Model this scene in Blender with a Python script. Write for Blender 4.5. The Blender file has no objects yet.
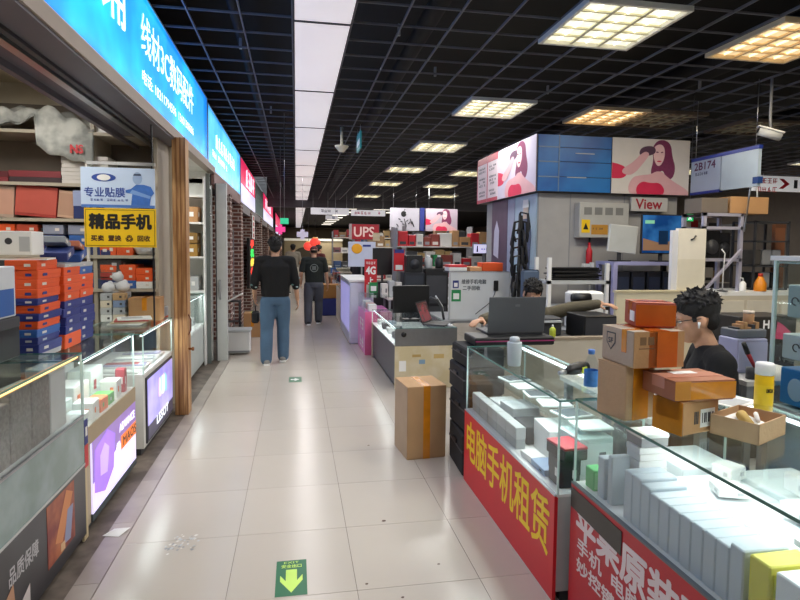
import bpy, bmesh, math, random
from math import radians, pi, sin, cos
from mathutils import Matrix, Vector, Euler
random.seed(7)
SC = bpy.context.scene
C = SC.collection

# ------------------------------------------------------------------ camera, world, exposure
cam_d = bpy.data.cameras.new('camera')
cam_d.sensor_width = 36.0
cam_d.lens = 570.0 / 800.0 * 36.0
cam_d.shift_y = -0.02256
cam_d.clip_start = 0.05
cam_d.clip_end = 200
cam = bpy.data.objects.new('camera', cam_d)
C.objects.link(cam)
cam.matrix_world = (Matrix.Translation((0, 0, 1.6)) @ Matrix.Rotation(radians(-10.357), 4, 'Z')
                    @ Matrix.Rotation(pi / 2 - radians(3.5), 4, 'X') @ Matrix.Rotation(radians(0.6), 4, 'Z'))
SC.camera = cam
W = bpy.data.worlds.new('world')
SC.world = W
W.use_nodes = True
W.node_tree.nodes['Background'].inputs[0].default_value = (0.85, 0.92, 1.0, 1)
W.node_tree.nodes['Background'].inputs[1].default_value = 0.22
SC.view_settings.view_transform = 'Standard'
SC.view_settings.look = 'None'
SC.view_settings.exposure = 0.0
SC.view_settings.gamma = 1.0
SC.view_settings.use_curve_mapping = False
SC.cycles.use_denoising = True
SC.cycles.max_bounces = 7
SC.cycles.transparent_max_bounces = 32
SC.cycles.caustics_reflective = False
SC.cycles.caustics_refractive = False
LAMP = 20.0          # watts of one ceiling fixture
CEIL = 3.45

# ------------------------------------------------------------------ materials
def lin(h):
    h = h.lstrip('#')
    out = []
    for i in (0, 2, 4):
        c = int(h[i:i + 2], 16) / 255
        out.append(c / 12.92 if c <= 0.04045 else ((c + 0.055) / 1.055) ** 2.4)
    return out
MC = {}
def mat(h, rough=0.5, metal=0.0, var=0.06, scale=6.0, bump=0.0, emit=0.0, coat=0.0, rnd=0.0, spec=.5):
    """procedural surface: colour broken up by noise, optional bump, per-object shift, emission for lamps and screens"""
    key = (h, rough, metal, var, scale, bump, emit, coat, rnd, spec)
    if key in MC:
        return MC[key]
    m = bpy.data.materials.new('surface_' + h.strip('#'))
    m.use_nodes = True
    nt = m.node_tree
    b = nt.nodes['Principled BSDF']
    c = lin(h)
    tc = nt.nodes.new('ShaderNodeTexCoord')
    nz = nt.nodes.new('ShaderNodeTexNoise')
    nz.inputs['Scale'].default_value = scale
    nz.inputs['Detail'].default_value = 4
    nt.links.new(tc.outputs['Object'], nz.inputs['Vector'])
    mx = nt.nodes.new('ShaderNodeMix')
    mx.data_type = 'RGBA'
    mx.inputs[6].default_value = [max(0, x * (1 - var * 2)) for x in c] + [1]
    mx.inputs[7].default_value = [min(1, x * (1 + var * 2)) for x in c] + [1]
    nt.links.new(nz.outputs['Fac'], mx.inputs[0])
    out = mx.outputs[2]
    if rnd:
        oi = nt.nodes.new('ShaderNodeObjectInfo')
        hs = nt.nodes.new('ShaderNodeHueSaturation')
        mr = nt.nodes.new('ShaderNodeMapRange')
        mr.inputs[3].default_value = 1 - rnd
        mr.inputs[4].default_value = 1 + rnd
        nt.links.new(oi.outputs['Random'], mr.inputs[0])
        nt.links.new(mr.outputs[0], hs.inputs['Value'])
        nt.links.new(out, hs.inputs['Color'])
        out = hs.outputs['Color']
    nt.links.new(out, b.inputs['Base Color'])
    b.inputs['Roughness'].default_value = rough
    b.inputs['Metallic'].default_value = metal
    b.inputs['Specular IOR Level'].default_value = spec
    b.inputs['Coat Weight'].default_value = coat
    if emit:
        nt.links.new(out, b.inputs['Emission Color'])
        b.inputs['Emission Strength'].default_value = emit
    if bump:
        bp = nt.nodes.new('ShaderNodeBump')
        bp.inputs['Strength'].default_value = bump
        bp.inputs['Distance'].default_value = 0.01
        n2 = nt.nodes.new('ShaderNodeTexNoise')
        n2.inputs['Scale'].default_value = scale * 8
        nt.links.new(tc.outputs['Object'], n2.inputs['Vector'])
        nt.links.new(n2.outputs['Fac'], bp.inputs['Height'])
        nt.links.new(bp.outputs[0], b.inputs['Normal'])
    MC[key] = m
    return m
def two_tone(h1, h2, rough, scale, stretch=(1, 1, 1), emit=0.0, lo=0.4, hi=0.6, detail=3):
    """two colours mixed by stretched noise (wood grain, terrazzo, backlit clouds)"""
    m = bpy.data.materials.new('blend_' + h1.strip('#'))
    m.use_nodes = True
    nt = m.node_tree
    b = nt.nodes['Principled BSDF']
    tc = nt.nodes.new('ShaderNodeTexCoord')
    mp = nt.nodes.new('ShaderNodeMapping')
    mp.inputs['Scale'].default_value = stretch
    nz = nt.nodes.new('ShaderNodeTexNoise')
    nz.inputs['Scale'].default_value = scale
    nz.inputs['Detail'].default_value = detail
    cr = nt.nodes.new('ShaderNodeValToRGB')
    cr.color_ramp.elements[0].position = lo
    cr.color_ramp.elements[1].position = hi
    cr.color_ramp.elements[0].color = lin(h1) + [1]
    cr.color_ramp.elements[1].color = lin(h2) + [1]
    nt.links.new(tc.outputs['Object'], mp.inputs['Vector'])
    nt.links.new(mp.outputs[0], nz.inputs['Vector'])
    nt.links.new(nz.outputs['Fac'], cr.inputs[0])
    nt.links.new(cr.outputs[0], b.inputs['Base Color'])
    b.inputs['Roughness'].default_value = rough
    if emit:
        nt.links.new(cr.outputs[0], b.inputs['Emission Color'])
        b.inputs['Emission Strength'].default_value = emit
    return m
def glass(tint, ior=1.45, rough=0.0):
    m = bpy.data.materials.new('glass')
    m.use_nodes = True
    nt = m.node_tree
    nt.nodes.remove(nt.nodes['Principled BSDF'])
    t = nt.nodes.new('ShaderNodeBsdfTransparent')
    t.inputs[0].default_value = list(tint) + [1]
    g = nt.nodes.new('ShaderNodeBsdfGlossy')
    g.inputs['Roughness'].default_value = rough
    lw = nt.nodes.new('ShaderNodeLayerWeight')
    lw.inputs[0].default_value = .5
    pw = nt.nodes.new('ShaderNodeMath')
    pw.operation = 'POWER'
    pw.inputs[1].default_value = 4.5
    f = nt.nodes.new('ShaderNodeMath')
    f.operation = 'MULTIPLY_ADD'
    f.inputs[1].default_value = .55 * (ior - 1) / .45
    f.inputs[2].default_value = .025 * (ior - 1) / .45
    nt.links.new(lw.outputs['Facing'], pw.inputs[0])
    nt.links.new(pw.outputs[0], f.inputs[0])
    mx = nt.nodes.new('ShaderNodeMixShader')
    nt.links.new(f.outputs[0], mx.inputs[0])
    nt.links.new(t.outputs[0], mx.inputs[1])
    nt.links.new(g.outputs[0], mx.inputs[2])
    nt.links.new(mx.outputs[0], nt.nodes['Material Output'].inputs[0])
    return m
def brick_mat():
    m = bpy.data.materials.new('brickwork')
    m.use_nodes = True
    nt = m.node_tree
    b = nt.nodes['Principled BSDF']
    tc = nt.nodes.new('ShaderNodeTexCoord')
    sp = nt.nodes.new('ShaderNodeSeparateXYZ')
    ad = nt.nodes.new('ShaderNodeMath')
    cb = nt.nodes.new('ShaderNodeCombineXYZ')
    br = nt.nodes.new('ShaderNodeTexBrick')
    br.inputs['Color1'].default_value = lin('#7a4a3c') + [1]
    br.inputs['Color2'].default_value = lin('#5c3a34') + [1]
    br.inputs['Mortar'].default_value = lin('#b8aaa0') + [1]
    br.inputs['Scale'].default_value = 1
    br.inputs['Mortar Size'].default_value = 0.012
    br.inputs['Brick Width'].default_value = 0.22
    br.inputs['Row Height'].default_value = 0.075
    nt.links.new(tc.outputs['Object'], sp.inputs[0])
    nt.links.new(sp.outputs[0], ad.inputs[0])
    nt.links.new(sp.outputs[1], ad.inputs[1])
    nt.links.new(ad.outputs[0], cb.inputs[0])
    nt.links.new(sp.outputs[2], cb.inputs[1])
    nt.links.new(cb.outputs[0], br.inputs['Vector'])
    nt.links.new(br.outputs[0], b.inputs['Base Color'])
    b.inputs['Roughness'].default_value = 0.8
    return m

GLASS = glass((0.93, 0.975, 0.965))
GLASSC = glass((0.965, 0.985, 0.98))
GEDGE = mat('#5f8f86', .15, var=.1)
GEDGEW = mat('#d8f0ea', .2, var=.04)
PLAST = glass((0.9, 0.94, 0.97), 1.3, .05)
WHITE = mat('#e6e6e4', .45, var=.03)
OFFW = mat('#d6d2cc', .55, var=.05)
GREY = mat('#8d8f92', .5, var=.06)
LGREY = mat('#b9bcbe', .5, var=.05)
DGREY = mat('#3b3c40', .5, var=.1)
BLACK = mat('#141416', .45, var=.15)
SOFTBLACK = mat('#1b1b1e', .8, var=.15)
STEEL = mat('#b7babd', .28, metal=.9, var=.05, scale=20)
ALU = mat('#c9cacb', .35, metal=.6, var=.04)
WOOD = two_tone('#a2754a', '#cda06c', .5, 5, (6, 6, .5))
WOODD = two_tone('#85582f', '#a2754a', .5, 5, (6, 6, .5))
CARD = mat('#b58a5e', .8, var=.06, scale=9, bump=.15)
CARDL = mat('#c4a27c', .8, var=.06, scale=9, bump=.15)
CARDG = mat('#b8a590', .8, var=.05, scale=9, bump=.15)
TAPE = mat('#d98a1c', .22, var=.14, scale=14, coat=.5)
TAPER = mat('#c2601f', .25, var=.12, scale=14, coat=.5)
ORANGE = mat('#e2561f', .55, var=.05)
NAVY = mat('#27327c', .5, var=.06)
BLUE = mat('#2f5fa8', .5, var=.06)
RED = mat('#c4202c', .45, var=.04)
REDL = mat('#d3262f', .4, var=.03)
YEL = mat('#f2c619', .4, var=.03)
CREAM = mat('#d8ceb2', .6, var=.04)
BEIGE = mat('#c5bcab', .6, var=.05)
PAPER = mat('#efefec', .7, var=.02)
PINK = mat('#c8406a', .5, var=.05)
LILAC = mat('#b6b5d2', .5, var=.05)
GREEN = mat('#1f8a4c', .5, var=.05)
SKIN = mat('#c99a7c', .5, var=.05, scale=20)
HAIR = mat('#151211', .65, var=.3, scale=60, bump=.6)

# ------------------------------------------------------------------ mesh helpers
class MB:
    """collects shapes with material slots and links them as one mesh object"""
    def __init__(s):
        s.v, s.f, s.mi, s.mats, s.sm = [], [], [], [], []
    def slot(s, m):
        if m not in s.mats:
            s.mats.append(m)
        return s.mats.index(m)
    def add(s, vs, fs, m, M=None, smooth=False):
        n = len(s.v)
        k = s.slot(m)
        s.v += [tuple(M @ Vector(p)) if M is not None else tuple(p) for p in vs]
        s.f += [tuple(i + n for i in f) for f in fs]
        s.mi += [k] * len(fs)
        s.sm += [smooth] * len(fs)
        return s
    def box(s, x0, x1, y0, y1, z0, z1, m, M=None, bev=0.0):
        if bev <= 0:
            vs = [(x0, y0, z0), (x1, y0, z0), (x1, y1, z0), (x0, y1, z0), (x0, y0, z1), (x1, y0, z1), (x1, y1, z1), (x0, y1, z1)]
            fs = [(0, 3, 2, 1), (4, 5, 6, 7), (0, 1, 5, 4), (1, 2, 6, 5), (2, 3, 7, 6), (3, 0, 4, 7)]
            return s.add(vs, fs, m, M)
        b = min(bev, (x1 - x0) * .45, (y1 - y0) * .45, (z1 - z0) * .45)
        def ring(z, i):
            return [(x0 + i + b, y0 + i, z), (x1 - i - b, y0 + i, z), (x1 - i, y0 + i + b, z), (x1 - i, y1 - i - b, z),
                    (x1 - i - b, y1 - i, z), (x0 + i + b, y1 - i, z), (x0 + i, y1 - i - b, z), (x0 + i, y0 + i + b, z)]
        bb = b * .999
        vs = ring(z0, bb * .9) + ring(z0 + bb, 0) + ring(z1 - bb, 0) + ring(z1, bb * .9)
        fs = [tuple(reversed(range(8)))] + [(r * 8 + i, r * 8 + (i + 1) % 8, r * 8 + 8 + (i + 1) % 8, r * 8 + 8 + i) for r in range(3) for i in range(8)] + [tuple(range(24, 32))]
        return s.add(vs, fs, m, M)
    def cbox(s, c, d, m, M=None, bev=0.0):
        return s.box(c[0] - d[0] / 2, c[0] + d[0] / 2, c[1] - d[1] / 2, c[1] + d[1] / 2, c[2] - d[2] / 2, c[2] + d[2] / 2, m, M, bev)
    def bar(s, p, q, w, h, m):
        """square bar between two points"""
        p, q = Vector(p), Vector(q)
        d = q - p
        R = d.to_track_quat('X', 'Z').to_matrix().to_4x4()
        return s.box(0, d.length, -w / 2, w / 2, -h / 2, h / 2, m, Matrix.Translation(p) @ R)
    def tube(s, pts, rad, m, n=8, caps=True):
        pts = [Vector(p) for p in pts]
        rs = rad if isinstance(rad, (list, tuple)) else [rad] * len(pts)
        vs, fs = [], []
        up = None
        for i, p in enumerate(pts):
            d = (pts[min(i + 1, len(pts) - 1)] - pts[max(i - 1, 0)]).normalized()
            if up is None or abs(d.dot(up)) > .98:
                up = Vector((0, 0, 1)) if abs(d.z) < .9 else Vector((1, 0, 0))
            a = d.cross(up).normalized()
            b = d.cross(a).normalized()
            up = a.cross(d)
            vs += [p + rs[i] * (cos(2 * pi * k / n) * a + sin(2 * pi * k / n) * b) for k in range(n)]
        for i in range(len(pts) - 1):
            fs += [(i * n + k, i * n + (k + 1) % n, (i + 1) * n + (k + 1) % n, (i + 1) * n + k) for k in range(n)]
        if caps:
            fs += [tuple(reversed(range(n))), tuple(range((len(pts) - 1) * n, len(pts) * n))]
        return s.add(vs, fs, m, None, True)
    def lathe(s, prof, m, n=20, M=None, caps=True):
        vs, fs = [], []
        for r, z in prof:
            vs += [(r * cos(2 * pi * k / n), r * sin(2 * pi * k / n), z) for k in range(n)]
        for i in range(len(prof) - 1):
            fs += [(i * n + k, i * n + (k + 1) % n, (i + 1) * n + (k + 1) % n, (i + 1) * n + k) for k in range(n)]
        if caps:
            fs += [tuple(reversed(range(n))), tuple(range((len(prof) - 1) * n, len(prof) * n))]
        return s.add(vs, fs, m, M, True)
    def prism(s, poly, t, m, M=None):
        """outline in XZ, thickness t along Y"""
        n = len(poly)
        vs = [(x, 0, z) for x, z in poly] + [(x, t, z) for x, z in poly]
        fs = [tuple(range(n)), tuple(reversed(range(n, 2 * n)))] + [(i, i + n, (i + 1) % n + n, (i + 1) % n) for i in range(n)]
        return s.add(vs, fs, m, M)
    def ball(s, c, r, m, n=12, k=8, M=None):
        rx, ry, rz = r if isinstance(r, (tuple, list)) else (r, r, r)
        vs, fs = [], []
        for i in range(k + 1):
            t = pi * i / k
            vs += [(c[0] + rx * sin(t) * cos(2 * pi * j / n), c[1] + ry * sin(t) * sin(2 * pi * j / n), c[2] - rz * cos(t)) for j in range(n)]
        for i in range(k):
            fs += [(i * n + j, i * n + (j + 1) % n, (i + 1) * n + (j + 1) % n, (i + 1) * n + j) for j in range(n)]
        return s.add(vs, fs, m, M, True)
    def mesh(s, name):
        me = bpy.data.meshes.new(name)
        me.from_pydata(s.v, [], s.f)
        for m in s.mats:
            me.materials.append(m)
        me.polygons.foreach_set('material_index', s.mi)
        me.polygons.foreach_set('use_smooth', s.sm)
        me.update()
        return me
    def build(s, name, parent=None, loc=(0, 0, 0), rz=0.0, rot=None):
        return link(name, s.mesh(name), parent, loc, rot if rot else (0, 0, rz))
def link(name, me, parent=None, loc=(0, 0, 0), rot=(0, 0, 0)):
    o = bpy.data.objects.new(name, me)
    C.objects.link(o)
    o.parent = parent
    o.location = loc
    o.rotation_euler = rot
    return o
def tag(o, label, cat, group=None):
    o['label'] = label
    o['category'] = cat
    if group:
        o['group'] = group
    return o
def thing(name, label, cat, loc=(0, 0, 0), rz=0.0, group=None):
    return tag(link(name, None, None, loc, (0, 0, rz)), label, cat, group)
def struct(o):
    o['kind'] = 'structure'
    return o
TC = {}
def text_mesh(s, w, h, m, bold=0.0, thick=0.0006):
    """flat lettering, stretched to w by h, centred on the origin in the XY plane"""
    key = (s, w, h, m.name, bold, thick)
    if key in TC:
        return TC[key]
    cu = bpy.data.curves.new('lettering', 'FONT')
    cu.body = s
    cu.size = 1.0
    cu.resolution_u = 3
    ob = bpy.data.objects.new('lettering', cu)
    C.objects.link(ob)
    dg = bpy.context.evaluated_depsgraph_get()
    me = bpy.data.meshes.new_from_object(ob.evaluated_get(dg))
    bpy.data.objects.remove(ob)
    bpy.data.curves.remove(cu)
    vs = [v.co.copy() for v in me.vertices]
    fs = [tuple(p.vertices) for p in me.polygons]
    x0, x1 = min(v.x for v in vs), max(v.x for v in vs)
    y0, y1 = min(v.y for v in vs), max(v.y for v in vs)
    sx = w / (x1 - x0)
    sy = h / (y1 - y0) if h else sx
    mb = MB()
    sh = [(0, 0)] if not bold else [(0, 0), (bold, 0), (-bold, 0), (0, bold), (0, -bold), (bold * .7, bold * .7), (-bold * .7, -bold * .7), (bold * .7, -bold * .7), (-bold * .7, bold * .7)]
    for i, (dx, dy) in enumerate(sh):
        mb.add([((v.x - (x0 + x1) / 2) * sx + dx, (v.y - (y0 + y1) / 2) * sy + dy, thick + i * .00004) for v in vs], fs, m)
    bpy.data.meshes.remove(me)
    TC[key] = mb.mesh('lettering')
    return TC[key]
def text(s, w, h, m, parent, loc, bold=0.0, rot=(pi / 2, 0, 0), name='lettering', skew=0):
    return link(name, text_mesh(s, w, h, m, bold), parent, loc, rot)
def marks(rows, m, parent, x0, z0, y, cell, gap, hgt, name='small_print', rot=None):
    """rows of tiny strokes for print too small to read; drawn in the XZ plane facing -Y"""
    mb = MB()
    for r, n in enumerate(rows):
        for i in range(n):
            if name == 'lettering':
                if mb.v:
                    mb.build('character', parent)
                mb = MB()
            elif random.random() < .12:
                continue
            x = x0 + i * (cell + gap)
            z = z0 - r * (hgt * 1.7)
            st = random.sample([(0, 1, -.14, 0), (.42, .58, -1, 0), (0, 1, -.58, -.44), (0, 1, -1, -.86), (0, .16, -1, -.1), (.84, 1, -1, -.1), (.2, .36, -.8, -.2), (.1, .9, -.76, -.66)], 4)
            st.append((.42, .58, -1, 0))
            for k, (a, b, c, d) in enumerate(st):
                mb.box(x + cell * a, x + cell * b, y - .0008 - k * .0001, y, z + hgt * c, z + hgt * d, m)
    o = mb.build('character' if name == 'lettering' else name, parent)
    if name != 'lettering':
        o['kind'] = 'stuff'
    return o
ORD = ['first', 'second', 'third', 'fourth', 'fifth', 'sixth', 'seventh', 'eighth', 'ninth', 'tenth', 'eleventh', 'twelfth', 'thirteenth', 'fourteenth', 'fifteenth', 'sixteenth', 'seventeenth', 'eighteenth', 'nineteenth', 'twentieth']
PM = {}
def pbox(name, label, cat, size, loc, m, rz=0.0, group=None, lid=None, patch=None, front=None, frac=.45):
    """packaging box: body, slightly proud lid, printed label; loc is the centre of its base"""
    w, d, h = size
    key = (size, m.name, lid.name if lid else 0, patch.name if patch else 0, front.name if front else 0, frac)
    if key not in PM:
        mb = MB()
        e = min(.0015, w * .02)
        mb.box(-w / 2, w / 2, -d / 2, d / 2, 0, h, m, bev=min(.004, h * .08))
        if lid:
            mb.box(-w / 2 - e, w / 2 + e, -d / 2 - e, d / 2 + e, h * frac, h + e, lid, bev=min(.003, h * .06))
        if patch:
            mb.box(w * .1, w * .3, -d / 2 - e - .001, -d / 2 - e + .001, h * .36, h * .66, patch)
            mb.box(-w / 2 - e - .001, -w / 2 - e + .001, -d * .3, -d * .12, h * .36, h * .66, patch)
            mb.box(w / 2 + e - .001, w / 2 + e + .001, -d * .3, -d * .12, h * .36, h * .66, patch)
        if front:
            mb.box(-w * .42, w * .42, -d / 2 - e - .0015, -d / 2, h * .12, h * .88, front)
            mb.box(w / 2, w / 2 + e + .0015, -d * .42, d * .42, h * .12, h * .88, front)
        PM[key] = mb.mesh(name)
    return tag(link(name, PM[key], None, loc, (0, 0, rz)), label, cat, group)
def carton(label, size, loc, rz=0.0, m=CARD, tape=None, tdir='x', tw=.05, group=None, wrap=None, patch=None, name='cardboard_box', floor_z=0):
    """corrugated carton: body, closing flaps on top, tape over the seam, printed label"""
    w, d, h = size
    t = thing(name, label, 'box', loc, rz, group)
    MB().box(-w / 2, w / 2, -d / 2, d / 2, 0, h - .003, m, bev=.004).build('body', t)
    for s in (-1, 1):
        mb = MB()
        if tdir == 'x':
            mb.box(-w / 2, w / 2, min(0, s * d / 2) + .001, max(0, s * d / 2) - .001, h - .004, h, m)
        else:
            mb.box(min(0, s * w / 2) + .001, max(0, s * w / 2) - .001, -d / 2, d / 2, h - .004, h, m)
        mb.build('flap', t)
    if tape:
        mb = MB()
        e = .0012
        if tdir == 'x':
            mb.box(-w / 2 - e, w / 2 + e, -tw / 2, tw / 2, h, h + e, tape)
            for s in (-1, 1):
                mb.box(min(s * (w / 2), s * (w / 2 + e)), max(s * (w / 2), s * (w / 2 + e)), -tw / 2, tw / 2, h * (.0 if wrap else .45), h + e, tape)
        else:
            mb.box(-tw / 2, tw / 2, -d / 2 - e, d / 2 + e, h, h + e, tape)
            for s in (-1, 1):
                mb.box(-tw / 2, tw / 2, min(s * (d / 2), s * (d / 2 + e)), max(s * (d / 2), s * (d / 2 + e)), h * (.0 if wrap else .45), h + e, tape)
        mb.build('tape', t)
    if patch:
        mb = MB()
        x, z, pw, ph = patch
        mb.box(x * w - pw / 2, x * w + pw / 2, -d / 2 - .0015, -d / 2, z * h - ph / 2, z * h + ph / 2, PAPER)
        for i in range(6):
            xx = x * w - pw * .4 + i * pw * .14
            mb.box(xx, xx + pw * .05 * (1 + i % 2), -d / 2 - .0022, -d / 2, z * h - ph * .25, z * h + ph * .3, DGREY)
        mb.build('shipping_label', t)
    return t

# ------------------------------------------------------------------ the setting: floor
def tile_floor_mat():
    m = bpy.data.materials.new('far_floor_tiles')
    m.use_nodes = True
    nt = m.node_tree
    b = nt.nodes['Principled BSDF']
    tc = nt.nodes.new('ShaderNodeTexCoord')
    br = nt.nodes.new('ShaderNodeTexBrick')
    br.offset = 0
    br.inputs['Color1'].default_value = lin('#c3bab0') + [1]
    br.inputs['Color2'].default_value = lin('#bdb4aa') + [1]
    br.inputs['Mortar'].default_value = lin('#8d857d') + [1]
    br.inputs['Scale'].default_value = 1
    br.inputs['Mortar Size'].default_value = .003
    br.inputs['Brick Width'].default_value = .595
    br.inputs['Row Height'].default_value = .608
    nt.links.new(tc.outputs['Object'], br.inputs['Vector'])
    nt.links.new(br.outputs[0], b.inputs['Base Color'])
    b.inputs['Roughness'].default_value = .2
    return m
FT = tile_floor_mat()
TILE = mat('#c3bab0', .2, var=.035, scale=1.6, rnd=.025, spec=.36)
GROUT = mat('#7d756d', .8, var=.1)
SHOPFLOOR = two_tone('#5f554d', '#7d7268', .55, 7)
SHOPSTRIP = two_tone('#8b7f78', '#a3978e', .4, 5)
floor = struct(MB().box(-.91, 16, -4, 62, -.06, -.004, FT).build('floor'))
MB().box(-.91, 1.47, .1, 14.1, -.004, -.0025, GROUT).build('grout_bed', floor)
tw, tl = .595, .608
tile_me = MB().box(.0013, tw - .0013, .0013, tl - .0013, -.0025, 0, TILE).mesh('floor_tile')
for i in range(4):
    for j in range(-4, 19):
        link('floor_tile', tile_me, floor, (-.91 + i * tw, 2.556 + j * tl, 0))
f2 = struct(MB().box(-1.03, -.912, -4, 62, -.06, .0, SHOPSTRIP).build('floor'))
f3 = struct(MB().box(-6, -1.032, -4, 62, -.06, -.006, SHOPFLOOR).build('floor'))
st_me = MB().box(-.056, .056, .0015, .6065, 0, .0015, two_tone('#9c918a', '#aea49b', .3, 3)).mesh('edge_tile')
for j in range(0, 13):
    link('edge_tile', st_me, f2, (-.971, 2.2 + j * tl, 0))
for k, (x, y, w) in enumerate([(.505, 3.205, .02), (.575, 4.48, .014), (.71, 2.71, .012), (.33, 2.6, .012), (.48, 2.47, .012)]):
    mb = MB()
    mb.add([(x + w * cos(a) * (.6 + .4 * ((i * 7) % 3) / 2), y + w * .6 * sin(a), .0006) for i, a in enumerate([2 * pi * q / 7 for q in range(7)])], [tuple(range(7))], mat('#5a463c', .8))
    tag(mb.build('floor_stain'), ['reddish brown fleck, largest on the aisle floor tiles', 'dark speck on the floor left of the tall carton', 'dark speck on the floor nearest the yellow lettered counter', 'dark speck on the floor right of the big arrow sticker', 'lowest dark speck on the aisle floor tiles'][k], 'stain')
# torn patch of scuffed film on the floor, and a scrap of paper
mb = MB()
for i in range(46):
    a, r = random.uniform(0, 2 * pi), random.random() ** .5
    x, y, w = -.6 + .085 * r * cos(a), 3.12 + .13 * r * sin(a), random.uniform(.005, .012)
    mb.add([(x - w, y, .0012), (x, y - w, .0012), (x + w, y + w * .3, .0012), (x, y + w, .0016)], [(0, 1, 2, 3)], random.choice([LGREY, OFFW, GREY]))
tag(mb.build('scuffed_sticker'), 'worn speckled grey sticker remains on the floor tile left of the green arrow', 'sticker')
mb = MB()
mb.add([(-.06, -.03, .004), (.03, -.05, .002), (.07, .03, .012), (-.02, .045, .004), (.0, .0, .016)], [(0, 1, 4), (1, 2, 4), (2, 3, 4), (3, 0, 4)], PAPER)
tag(mb.build('paper_scrap', None, (-.985, 3.3, .001)), 'crumpled white paper scrap on the floor beside the left counters', 'paper scrap')
# floor stickers
AG = mat('#1f6b46', .35, var=.06)
AY = mat('#c8ee6a', .35, var=.04)
def floor_arrow(label, x, y, w, l, up):
    t = thing('floor_sticker', label, 'floor sticker', (x, y, .0003))
    MB().box(-w / 2, w / 2, -l / 2, l / 2, 0, .0008, AG).build('sticker_sheet', t)
    mb = MB()
    if up:
        P = [(-.18, .22), (.18, .22), (.18, -.1), (.36, .06), (.36, -.1), (0, -.42), (-.36, -.1), (-.36, .06), (-.18, -.1)]
        a = [(P[i][0] * w, P[i][1] * l, .0012) for i in range(9)]
        mb.add(a, [(0, 8, 2, 1), (8, 7, 6, 5), (8, 5, 2), (2, 5, 4, 3)], AY)
    else:
        a = [(-.36, -.1), (-.05, -.1), (-.05, -.3), (.32, 0), (-.05, .3), (-.05, .1), (-.36, .1)]
        mb.add([(p[0] * w, p[1] * l, .0012) for p in a], [(0, 1, 5, 6), (1, 2, 3), (1, 3, 5), (3, 4, 5)], PAPER)
    mb.build('arrow', t)
    if up:
        text('EXIT', w * .5, l * .06, AY, t, (0, l * .43, .0008), 0, (0, 0, 0))
        text('安全出口', w * .66, l * .1, AY, t, (0, l * .32, .0008), .0008, (0, 0, 0))
floor_arrow('green floor sticker with a big yellow arrow at the bottom of the picture', -.023, 2.713, .148, .3, True)
floor_arrow('small green floor sticker with white arrow ahead of the walking man', -.01, 6.87, .15, .27, False)

# ------------------------------------------------------------------ the setting: ceiling
BARM = mat('#66666c', .5, var=.08)
VOID = mat('#060607', .9, var=.2)
ceiling = struct(MB().box(-6, 16, -4, 23.3, 4.3, 4.4, VOID).build('ceiling'))
def ceil_mat():
    m = bpy.data.materials.new('far_open_grid')
    m.use_nodes = True
    nt = m.node_tree
    b = nt.nodes['Principled BSDF']
    tc = nt.nodes.new('ShaderNodeTexCoord')
    br = nt.nodes.new('ShaderNodeTexBrick')
    br.offset = 0
    br.inputs['Color1'].default_value = lin('#0c0c0e') + [1]
    br.inputs['Color2'].default_value = lin('#101012') + [1]
    br.inputs['Mortar'].default_value = lin('#3c3c40') + [1]
    br.inputs['Scale'].default_value = 1
    br.inputs['Mortar Size'].default_value = .012
    br.inputs['Brick Width'].default_value = .41
    br.inputs['Row Height'].default_value = .41
    nt.links.new(tc.outputs['Object'], br.inputs['Vector'])
    nt.links.new(br.outputs[0], b.inputs['Base Color'])
    b.inputs['Roughness'].default_value = .8
    return m
struct(MB().box(-6, 16, 23.3, 62, CEIL, CEIL + .1, ceil_mat()).build('ceiling'))
lengthY = MB().box(-.006, .006, -2, 23, 0, .022, BARM).mesh('grid_bar')
lengthL = MB().box(-1.12, -.03, -.005, .005, .003, .02, BARM).mesh('grid_bar')
lengthR = MB().box(.46, 14, -.005, .005, .003, .02, BARM).mesh('grid_bar')
xs = [-.03 - .41 * k for k in range(3)] + [.46 + .415 * k for k in range(0, 30)]
for x in xs:
    link('grid_bar', lengthY, ceiling, (x, 0, CEIL))
for j in range(0, 60):
    y = -1.3 + .41 * j
    link('grid_bar', lengthL, ceiling, (0, y, CEIL))
    link('grid_bar', lengthR, ceiling, (0, y, CEIL))
DUCT = mat('#161618', .7, var=.2)
for k, (x, z, r) in enumerate([(1.3, 3.85, .09), (5.2, 3.95, .16), (-.6, 3.9, .05), (8.4, 3.9, .14)]):
    mb = MB().tube([(x, -2, z), (x, 23, z)], r, DUCT, 10)
    mb.build('pipe', ceiling)
# hangers that show as small dark stubs above the grid
for x, y in [(-.52, 5.75), (.9, 5.1), (1.5, 6.2), (3.0, 6.6), (4.6, 6.0), (-.35, 8.4)]:
    MB().box(-.012, .012, -.012, .012, 0, .1, GREY).build('hanger', ceiling, (x, y, CEIL + .02))
BULK = mat('#4c4c50', .6, var=.05)
struct(MB().box(-1.12, 16, 23.0, 23.3, 3.13, 4.3, BULK).build('trim_1'))
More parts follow.
